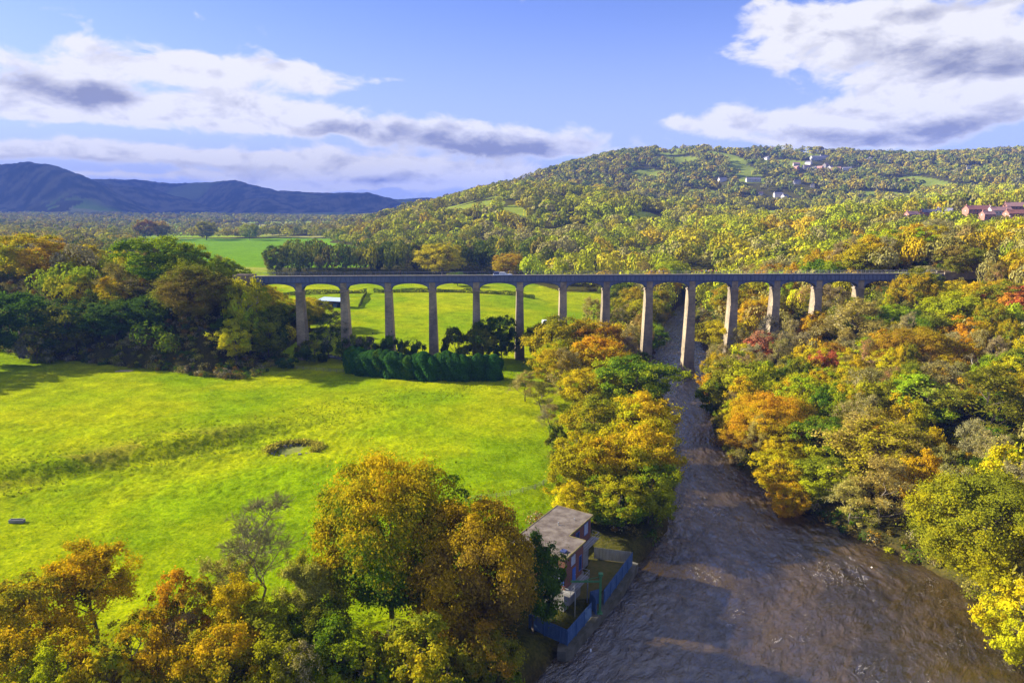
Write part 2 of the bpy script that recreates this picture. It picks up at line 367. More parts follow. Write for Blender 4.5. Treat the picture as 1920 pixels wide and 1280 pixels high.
# ------------------------------------------------------------------ ground
def make_ground():
    a1 = np.tan(np.radians(np.linspace(-44, 44, 1000)))
    cols = np.concatenate([np.linspace(-4.0, a1[0] - .02, 60), a1, np.linspace(a1[-1] + .02, 4.0, 60)])
    ys = [22.0]
    while ys[-1] < 10500:
        y = ys[-1]; ys.append(y * (1 + (.0034 if 84 < y < 250 else .0075 if 60 < y < 600 else .011)))
    ys = np.array(ys); U, Y = np.meshgrid(cols, ys); X = U * Y
    Z = terrain(X, Y)
    d = np.maximum(bankL(Y) - X, X - bankR(Y))
    isw = wood(X, Y) | ((X > bankL(Y) - 16) & (Y < 330))
    # tussocks, mole hills and rough grass in the near meadow
    near = sstep(420, 240, Y) * sstep(2, 9, d) * (~isw)
    t = fbm(X / 1.35, Y / 1.2, 31, 3); t2 = fbm(X / 6.5, Y / 5, 41, 3)
    rough = sstep(-160, -100, X) * sstep(-10, -40, X) * sstep(120, 132, Y) * sstep(185, 165, Y)
    Z = Z + near * ((t - .45) * (.24 + .30 * rough) + (t2 - .5) * .26)
    # wood-like roughness on far slopes
    far = sstep(2500, 3200, Y)
    Z = Z + far * sstep(14, 50, Z) * 16 * (fbm(X / 32, Y / 60, 51, 3) - .5)
    # colours of what grows there
    def c(*v): return np.array(v)
    n1 = fbm(X / 26, Y / 22, 61, 4)[..., None]; n2 = fbm(X / 4, Y / 3.5, 71, 3)[..., None]
    grass = c(.160, .245, .002) * (1 - sstep(.25, .75, n1)) + c(.275, .305, .003) * sstep(.25, .75, n1)
    grass = grass * (.72 + .56 * n2)
    s = (X + 107) * -.65 + (Y - 134) * .76
    dry = np.exp(-((s - 1) / 5) ** 2) * sstep(70, 25, (X + 107) * .76 + (Y - 134) * .65) * sstep(.40, .62, fbm(X / 7, Y / 5, 81, 3)) * (Y < 230)
    grass = grass * (1 - dry[..., None] * .55) + c(.29, .22, .03) * dry[..., None] * .55
    tall = np.exp(-((s + 9) / 8) ** 2) * sstep(95, 40, (X + 107) * .76 + (Y - 134) * .65) * sstep(.35, .6, fbm(X / 5, Y / 4, 83, 3)) * (Y < 230)
    grass = grass * (1 - tall[..., None] * .45) + c(.10, .15, .006) * tall[..., None] * .45
    n3 = fbm(X / 9, Y / 9, 91, 3)[..., None]
    floor = c(.05, .042, .014) * (1 - n3) + c(.085, .085, .015) * n3
    f = fbm(X / 260, Y / 330, 101, 2)[..., None]
    patch = np.floor(f * 9) % 3
    far_field = np.where(patch == 0, c(.18, .27, .006), np.where(patch == 1, c(.22, .29, .01), c(.30, .29, .08)))
    n4 = fbm(X / 45, Y / 90, 121, 4)[..., None]; hillc = c(.03, .045, .02) + c(.11, .085, .045) * sstep(.35, .7, n4)
    top = (sstep(.50, .62, fbm(X / 420, Y / 700, 111, 3)) * sstep(5000, 5400, Y))[..., None]
    hillc = hillc * (1 - top) + c(.16, .19, .06) * top
    C = np.where(isw[..., None], floor, grass)
    ff = sstep(560, 680, Y)[..., None]
    big = ((Y > 640) & (Y < 1172) & (U > -.62) & (U < -.2))[..., None]
    far_field = np.where(big, c(.125, .245, .004) * (.85 + .3 * n1), far_field)
    C = C * (1 - ff) + np.where(isw[..., None], floor, far_field) * ff
    med = in_meadow(X, Y)[..., None]
    C = np.where(med, c(.20, .24, .03) * (.8 + .4 * n1), C)
    fh = (sstep(2950, 3250, Y) * sstep(8, 22, Z))[..., None]
    C = C * (1 - fh) + hillc * fh
    mud = (sstep(5, 1, d) * (Y < 440))[..., None]
    C = C * (1 - mud) + c(.055, .038, .018) * mud
    # trodden track below the riverside trees
    trk = np.exp(-((X - (bankL(Y) - 24)) / 1.6) ** 2)[..., None] * ((Y > 135) & (Y < 230))[..., None]
    C = C * (1 - .8 * trk) + c(.23, .15, .08) * .8 * trk
    nr, nc = Y.shape; V = np.stack([X, Y, Z], -1).reshape(-1, 3)
    i = np.arange(nr - 1)[:, None] * nc + np.arange(nc - 1)[None]; i = i.ravel()
    F = np.stack([i, i + 1, i + nc + 1, i + nc], 1)
    m, t_, out = material('ground')
    col = t_.attr('Col').outputs['Color']; pos = t_.node('ShaderNodeNewGeometry').outputs['Position']
    a = t_.noise(pos, 0.9, 5, 0.62); b = t_.noise(pos, 0.16, 4, 0.55)
    v = t_.math('ADD', t_.math('MULTIPLY', a, 1.0), t_.math('MULTIPLY', b, .6))
    fine = t_.noise(pos, 2.4, 4, 0.65); col = t_.mix(1.0, col, t_.mix(t_.ramp(fine, .32, .68), (.66, .74, .75), (1.32, 1.24, 1.1)), 'MULTIPLY')
    col2 = t_.mix(1.0, col, t_.mix(t_.ramp(v, .5, 1.1), (.62, .68, .7), (1.34, 1.26, 1.1)), 'MULTIPLY')
    pbr(t_, out, col2, .95, 0.0, bump=t_.math('ADD', a, t_.math('MULTIPLY', fine, .5)), bump_dist=.30, bump_strength=.6)
    o = link(bpy.data.objects.new('ground', np_mesh('ground', V, F, m, cols={'Col': C.reshape(-1, 3)}, smooth=True)))
    return tag(o, 'bright green meadow, wooded slopes and blue hills of the valley', 'ground', kind='structure')
make_ground()

# ------------------------------------------------------------------ river
def make_river():
    ys = np.concatenate([np.linspace(5, 62, 60), np.arange(62.5, 300, .5), np.linspace(301, 520, 110)]); NX = 190
    L, Rr = bankL(ys) - 5, bankR(ys) + 5
    k = np.linspace(0, 1, NX); X = L[:, None] + (Rr - L)[:, None] * k[None]; Y = np.repeat(ys[:, None], NX, 1)
    cx = (L + Rr) / 2; ds = np.concatenate([[0], np.cumsum(np.hypot(np.diff(cx), np.diff(ys)))])
    S = np.repeat(ds[:, None], NX, 1); T = X - cx[:, None]
    q = 4 * (fbm(T / 14, S / 20, 211, 2) - .5)
    ridge = 1 - np.abs(2 * fbm(T / 1.9 + q, S / 2.5 - q, 201, 3) - 1)
    calm = .35 + .9 * fbm(T / 16, S / 26, 215, 2)
    Z = calm * (.50 * (ridge - .8) + .30 * (fbm(T / 1.3, S / 1.6, 221, 2) - .5)) + .15 * (fbm(T / 8, S / 11, 205, 2) - .5)
    nr, nc = X.shape; i = (np.arange(nr - 1)[:, None] * nc + np.arange(nc - 1)[None]).ravel()
    F = np.stack([i, i + 1, i + nc + 1, i + nc], 1)
    m, t, out = material('river_water')
    uv = t.node('ShaderNodeUVMap').outputs[0]
    ux, uy, _ = t.sep(uv)
    warp = t.math('MULTIPLY', t.math('SUBTRACT', t.noise(uv, .12, 3, .5), .5), 5.0)
    stream = t.xyz(t.math('ADD', ux, warp), t.math('MULTIPLY', t.math('ADD', uy, warp), .55), 0.0)
    w1 = t.noise(stream, .38, 6, .64, 1.2); w2 = t.noise(stream, 1.5, 4, .6, .8); w3 = t.noise(stream, .13, 3, .5, .3)
    hgt = t.math('ADD', t.math('MULTIPLY', w1, 1.0), t.math('MULTIPLY', w2, .42))
    silt = t.mix(t.ramp(w3, .35, .65), (.026, .0165, .005), (.064, .039, .011))
    # broken water: thin crests of foam where the flow is rough
    crest = t.math('MULTIPLY', t.ramp(t.math('ABSOLUTE', t.math('SUBTRACT', w1, .5)), .017, .0), t.ramp(t.noise(stream, .09, 4, .65), .48, .66))
    crest = t.math('MULTIPLY', crest, t.ramp(w2, .45, .6))
    col = t.mix(t.math('MULTIPLY', crest, .7), silt, (.50, .44, .36))
    b = pbr(t, out, col, t.mix(crest, (.05,) * 3, (.6,) * 3), .5, bump=hgt, bump_dist=.7, bump_strength=1.0)
    b.inputs['IOR'].default_value = 2.35
    o = link(bpy.data.objects.new('river', np_mesh('river', np.stack([X, Y, Z], -1).reshape(-1, 3), F, m, uv=np.stack([T, S], -1).reshape(-1, 2), smooth=True)))
    tag(o, 'brown swollen river flowing under the aqueduct', 'river', kind='structure')
make_river()

# ------------------------------------------------------------------ trees
PAL = dict(dgreen=(.065,.115,.014), green=(.105,.19,.010), lime=(.31,.40,.010), olive=(.225,.235,.014), ygreen=(.40,.40,.008), yellow=(.56,.47,.008),
           gold=(.51,.375,.008), orange=(.56,.31,.010), rust=(.36,.205,.016), brown=(.22,.165,.03), red=(.50,.14,.05), beige=(.40,.34,.17), pink=(.50,.27,.14),
           grey=(.23,.21,.15), straw=(.42,.36,.07), ever=(.05,.14,.025))
def leaf_material():
    m, t, out = material('leaves')
    a = t.node('ShaderNodeObjectInfo').outputs['Color']; b = t.attr('leaf_b', 'OBJECT').outputs['Color']
    v = t.attr('v').outputs['Fac']; w = t.attr('w').outputs['Fac']
    c = t.mix(t.ramp(v, .30, .72), a, b)
    c = t.mix(1.0, c, t.mix(w, (.62, .66, .70), (1.42, 1.34, 1.2)), 'MULTIPLY')
    d = t.node('ShaderNodeBsdfDiffuse'); t.l.new(c, d.inputs[0])
    tr = t.node('ShaderNodeBsdfTranslucent'); t.l.new(t.mix(1.0, c, (1.15, 1.1, .6), 'MULTIPLY'), tr.inputs[0])
    mx = t.node('ShaderNodeMixShader'); mx.inputs[0].default_value = .38
    t.l.new(d.outputs[0], mx.inputs[1]); t.l.new(tr.outputs[0], mx.inputs[2]); t.l.new(mx.outputs[0], out.inputs[0]); return m
def tint_material():
    m, t, out = material('wood_foliage')
    c = t.attr('Col').outputs['Color']; d = t.node('ShaderNodeBsdfDiffuse'); t.l.new(c, d.inputs[0])
    tr = t.node('ShaderNodeBsdfTranslucent'); t.l.new(c, tr.inputs[0])
    mx = t.node('ShaderNodeMixShader'); mx.inputs[0].default_value = .2
    t.l.new(d.outputs[0], mx.inputs[1]); t.l.new(tr.outputs[0], mx.inputs[2]); t.l.new(mx.outputs[0], out.inputs[0]); return m
LEAF = leaf_material(); TINT = tint_material()
BARK = worn('bark', (.085, .065, .045), (.16, .135, .10), 1.2, .9, stretch=(3, 3, .6))
TWIG = worn('twigs', (.20, .165, .105), (.27, .225, .15), .5, .9)
PALE = worn('dead_wood', (.50, .43, .33), (.62, .55, .44), 1.0, .8)

def unit(v): return v / np.maximum(np.linalg.norm(v, axis=-1, keepdims=True), 1e-9)
def quads(rng, C, N, size, aspect=1.0, jit=.6):
    """a leaf spray (kite shaped quad) at each centre C, facing N give or take"""
    n = len(C); N = unit(N + rng.normal(0, jit, (n, 3)))
    A = unit(np.cross(N, rng.normal(0, 1, (n, 3)))); B = np.cross(N, A)
    s = (size * rng.uniform(.6, 1.35, n))[:, None]
    fold = N * s * rng.uniform(-.25, .25, (n, 1))
    V = np.stack([C - A * s, C - B * s * .62 * aspect + fold, C + A * s, C + B * s * .62 * aspect + fold], 1).reshape(-1, 3)
    return V, np.arange(n * 4).reshape(n, 4)
def sticks(P, Q, r0, r1):
    """three sided tapering twigs"""
    n = len(P); D = unit(Q - P); ref = np.where(np.abs(D[:, 2:3]) > .9, np.array([[1., 0, 0]]), np.array([[0., 0, 1]]))
    A = unit(np.cross(D, ref)); B = np.cross(D, A); vs = []
    for c, r in ((P, r0), (Q, r1)):
        for k in range(3):
            t = 2 * math.pi * k / 3; vs.append(c + (A * math.cos(t) + B * math.sin(t)) * np.reshape(r, (-1, 1)))
    V = np.stack(vs, 1).reshape(-1, 3); b = (np.arange(n) * 6)[:, None]
    F = np.concatenate([b + np.array([[k, (k + 1) % 3, 3 + (k + 1) % 3, 3 + k]]) for k in range(3)])
    return V, F
def limbs(rng, H, Rr, base=.12, n=8, levels=4, spread=1.0, up=.5, thick=.30, lean=0.0):
    """a branching skeleton as arrays of segments, level by level; returns segments and the tips"""
    P, Q, r0, r1 = [], [], [], []
    pts = [np.array([0, 0, -1.0])]; m = 7
    for k in range(1, m + 1):
        t = k / m; pts.append(np.array([rng.normal(0, .10) * H * .06 * k + lean * t * H * .2, rng.normal(0, .10) * H * .06 * k, t * H * .80]))
    for k in range(m):
        a, b = 1 - (k / m) * .85, 1 - ((k + 1) / m) * .85
        P.append(pts[k]); Q.append(pts[k + 1]); r0.append(thick * a); r1.append(thick * b)
    heads = []
    for k in range(n):
        t = base + (0.92 - base) * ((k + .5) / n) ** .85; i = min(int(t * m), m - 1); f = t * m - i
        o = pts[i] * (1 - f) + pts[i + 1] * f; ang = k * 2.4 + rng.uniform(-.4, .4)
        d = np.array([math.cos(ang), math.sin(ang), up + .8 * t + rng.uniform(-.1, .25)]); d /= np.linalg.norm(d)
        L = Rr * spread * (.95 - .55 * t) * rng.uniform(.8, 1.1); heads.append((o, d, L, thick * .48 * (1 - .6 * t)))
    tips = []
    for lev in range(levels):
        nxt = []
        for (o, d, L, r) in heads:
            e = o + d * L; bend = rng.normal(0, .16, 3); mid = o + d * L * .5 + bend * L * .3
            P += [o, mid]; Q += [mid, e]; r0 += [r, r * .78]; r1 += [r * .78, r * .55]
            if lev == levels - 1: tips.append((e, d)); continue
            for j in range(4 if lev < 2 else 3):
                f = rng.uniform(.35, 1.0); q = (o * (1 - 2 * f) + mid * 2 * f) if f < .5 else (mid * (2 - 2 * f) + e * (2 * f - 1))
                dd = d + rng.normal(0, .55, 3) + np.array([0, 0, .18]); dd /= np.linalg.norm(dd)
                nxt.append((q, dd, L * rng.uniform(.42, .66), max(r * .52, .018)))
        heads = nxt
    return (np.array(P), np.array(Q), np.array(r0), np.array(r1)), np.array([t[0] for t in tips]), np.array([t[1] for t in tips])

def crown_leafy(rng, H, Rr, n_clump, n_leaf, size, zb=.14, flat=.62, lobes=5, droop=.0, solid=1.0):
    """a rounded crown of leaf clumps with hollows between; centres, normals, clump tone"""
    zc = H * (zb + (1 - zb) * .48); ph = rng.uniform(0, 6.28, 4)
    t = np.sqrt(rng.uniform(0, 1, n_clump * 2)) ; th = rng.uniform(0, 6.283, n_clump * 2); cz = rng.uniform(-.92, 1, n_clump * 2)
    d = np.stack([np.sqrt(1 - cz ** 2) * np.cos(th), np.sqrt(1 - cz ** 2) * np.sin(th), cz], 1)
    lob = 1 + .22 * np.sin(lobes * th + ph[0] + 1.5 * cz) * (1 - np.abs(cz)) + .21 * np.sin(3 * th + ph[1] + 3.2 * cz) + .13 * np.sin(5 * cz + ph[2])
    rr = (.50 + .50 * t ** .6) * lob
    hz = np.where(cz > 0, H - zc, zc - H * zb)
    K = np.stack([d[:, 0] * rr * Rr, d[:, 1] * rr * Rr, zc + d[:, 2] * np.minimum(rr, 1.0) * hz * .93], 1)
    taper_ = np.where(cz < 0, 1 + .45 * cz ** 2 * -1, 1)[:, None]; K[:, :2] *= taper_
    keep = rng.permutation(n_clump * 2)[:n_clump]; K = K[keep]; D = d[keep]
    cr = Rr * rng.uniform(.10, .215, n_clump) * (64 / n_clump) ** .22 * 1.12
    per = max(3, n_leaf // n_clump); C = np.repeat(K, per, 0); DD = np.repeat(D, per, 0); cs = np.repeat(cr, per)
    nrm = unit(rng.normal(0, 1, (len(C), 3)) + DD * .75 + np.array([0, 0, .55]))
    rad = cs * rng.uniform(.55, 1.05, len(C)) ** .6
    P = C + nrm * rad[:, None] * np.array([1.12, 1.12, flat])
    loose = rng.uniform(0, 1, len(P)) < .32; P = P + np.where(loose[:, None], rng.normal(0, Rr * .075, P.shape), 0)
    P[:, 2] = np.maximum(P[:, 2], .3)
    clump_tone = np.repeat(rng.uniform(0, 1, n_clump), per)
    big = .5 + .5 * np.sin(P[:, 0] / Rr * 2.2 + ph[3]) * np.cos(P[:, 2] / H * 4 + ph[2])
    v = .25 * clump_tone + .50 * big + .25 * rng.uniform(0, 1, len(P))
    w = .30 * np.repeat(rng.uniform(0, 1, n_clump), per) + .70 * rng.uniform(0, 1, len(P))
    V, F = quads(rng, P, nrm + DD * .5, size, jit=.55)
    return V, F, np.repeat(v, 4), np.repeat(w, 4), K
PROTO = {}
def add_proto(kind, crown_me, trunk_me, H, Rr): PROTO.setdefault(kind, []).append((crown_me, trunk_me, H, Rr))
def leafy_proto(kind, seed, H, Rr, n_clump, n_leaf, size, **kw):
    rng = np.random.default_rng(seed)
    V, F, v, w, K = crown_leafy(rng, H, Rr, n_clump, n_leaf, size, **kw)
    cm = np_mesh('crown', V, F, LEAF, attrs={'v': v, 'w': w})
    (P, Q, a, b), tip, _ = limbs(rng, H, Rr * .8, base=.2, n=9, levels=2, thick=.022 * H)
    tv, tf = sticks(P, Q, a, b)
    add_proto(kind, cm, np_mesh('trunk', tv, tf, BARK), H, Rr)
def twig_proto(kind, seed, H, Rr, leaves, lsize, base=.15, n=11, levels=5, up=.55, mat=None, twig=.016, thick=None, spread=1.0):
    """a thinning tree: the whole branch work shows, with leaves here and there"""
    rng = np.random.default_rng(seed)
    (P, Q, a, b), tip, td = limbs(rng, H, Rr * .62 * spread, base=base, n=n, levels=levels, up=up, thick=thick or .016 * H)
    sc = Rr / np.percentile(np.hypot(tip[:, 0], tip[:, 1]), 96); zt = H / np.percentile(tip[:, 2], 99.5)
    S = np.array([sc, sc, zt])
    thin = a < .05
    tv, tf = sticks(P[~thin] * S, Q[~thin] * S, a[~thin], b[~thin])
    sv, sf = sticks(P[thin] * S, Q[thin] * S, np.maximum(a[thin], twig), np.maximum(b[thin], twig * .6))
    nt = len(tip); ids = np.where(a < .075)[0]; i = ids[rng.integers(0, len(ids), leaves)]     # leaves sit all along the thin branches
    C = (P[i] + (Q[i] - P[i]) * rng.uniform(0, 1.1, (leaves, 1))) * S + rng.normal(0, Rr * .05, (leaves, 3))
    lv, lf = quads(rng, C, np.tile(np.array([[0, 0, .6]]), (leaves, 1)) + unit(C - np.array([0, 0, H * .5])), lsize, jit=.7)
    # sprays of the finest twigs are coloured with the crown, thick limbs with the bark
    j = rng.integers(0, nt, int(nt * 1.6)); p = tip[j] * S; q = p + unit(td[j] + rng.normal(0, .5, (len(j), 3))) * Rr * rng.uniform(.06, .16, (len(j), 1))
    fv, ff = sticks(p, q, np.full(len(j), twig * .9), np.full(len(j), twig * .5))
    V = np.concatenate([lv, fv, sv]); F = [np.concatenate([lf, ff + len(lv), sf + len(lv) + len(fv)])]
    big = .5 + .5 * np.sin(C[:, 0] / Rr * 2.5 + seed) ; v = np.concatenate([np.repeat(.5 * rng.uniform(0, 1, leaves) + .5 * big, 4), np.full(len(fv) + len(sv), 1.0)])
    w = np.concatenate([np.repeat(rng.uniform(0, 1, leaves), 4), rng.uniform(.2, .6, len(fv) + len(sv))])
    add_proto(kind, np_mesh('crown', V, F, LEAF, attrs={'v': v, 'w': w}), np_mesh('trunk', tv, tf, mat or BARK), H, Rr)
def conifer_proto(kind, seed, H, Rr, n, size, blunt=.35):
    rng = np.random.default_rng(seed)
    t = rng.uniform(0, 1, n) ** .8; th = rng.uniform(0, 6.283, n)
    prof = np.minimum(1, (1 - t) / blunt) ** .6 * (.86 + .14 * np.sin(th * 4 + t * 9 + seed)) * rng.uniform(.72, 1.02, n) ** .8
    C = np.stack([np.cos(th) * prof * Rr, np.sin(th) * prof * Rr, t * H], 1)
    N = np.stack([np.cos(th), np.sin(th), np.full(n, .35)], 1)
    V, F = quads(rng, C, N, size, jit=.5)
    v = np.repeat(.6 * rng.uniform(0, 1, n) + .4 * (.5 + .5 * np.sin(th * 3 + t * 14)), 4)
    tv, tf = sticks(np.array([[0, 0, -1.]]), np.array([[0, 0, H * .8]]), np.array([.02 * H]), np.array([.006 * H]))
    add_proto(kind, np_mesh('crown', V, F, LEAF, attrs={'v': v, 'w': np.repeat(rng.uniform(0, 1, n), 4)}), np_mesh('trunk', tv, tf, BARK), H, Rr)

for k in range(3): leafy_proto('oak', 11 + k, 20, 9, 420, 110000, .165, zb=.10, lobes=4 + k)
for k in range(6): leafy_proto('broad', 31 + k, 15, 6.2, 170, 28000, .21, zb=.12, lobes=3 + k % 4)
for k in range(3): leafy_proto('loose', 51 + k, 15, 5.2, 120, 13000, .22, zb=.16, flat=.8, lobes=5)
for k in range(2): leafy_proto('bush', 71 + k, 4, 2.6, 24, 4200, .20, zb=.02)
for k in range(4): twig_proto('twiggy', 81 + k, 14, 5.6, 4200, .17, base=.10, n=13, levels=5, twig=.022)
for k in range(2): twig_proto('airy', 91 + k, 15, 6.4, 15000, .18, base=.16, n=15, levels=5, up=1.25, twig=.022, thick=.30)
for k in range(2): twig_proto('bare', 101 + k, 15, 5.5, 500, .12, base=.22, n=13, levels=5, up=1.25, twig=.03, thick=.26, mat=TWIG)
twig_proto('dead', 111, 12, 4.5, 12, .1, base=.3, n=7, levels=3, up=.8, mat=PALE, twig=.05, thick=.30)
for k in range(3): conifer_proto('cypress', 121 + k, 8, 2.6, 12000, .22, blunt=.22)
for k in range(2): conifer_proto('spire', 131 + k, 18, 3.6, 4000, .42, blunt=.95)
CAT = dict(oak='tree', broad='tree', loose='tree', bush='bush', twiggy='tree', airy='tree', bare='tree', dead='dead tree', cypress='conifer', spire='conifer')
NAME = dict(oak='oak_tree', broad='broadleaf_tree', loose='broadleaf_tree', bush='bush', twiggy='thinning_tree', airy='fan_shaped_tree', bare='bare_tree',
            dead='dead_tree', cypress='cypress_tree', spire='spruce_tree')
rnd = random.Random(5)
TREES = []                                    # every single tree: (x, y, radius)
def tree(kind, x, y, h, w, ca, cb, label, group=None, z=None, cat=None):
    ps = PROTO[kind]; cm, tm, H, Rr = ps[rnd.randrange(len(ps))]
    root = empty(NAME[kind], (x, y, (tz(x, y) if z is None else z) - .15), rnd.uniform(0, 6.28))
    root.scale = (w / (2 * Rr), w / (2 * Rr), h / H)
    tag(root, label, cat or CAT[kind], group)
    j = lambda c: tuple(min(1, max(0, v * s)) for v, s in zip(PAL[c], (lambda k, d: (k * (1 + d), k * (1 - d), k))(1 + rnd.uniform(-.14, .14), rnd.uniform(-.06, .06))))
    c = link(bpy.data.objects.new('crown', cm), root); c.color = j(ca) + (1.0,); c['leaf_b'] = list(j(cb))
    link(bpy.data.objects.new('trunk', tm), root)
    TREES.append((x, y, w / 2)); return root
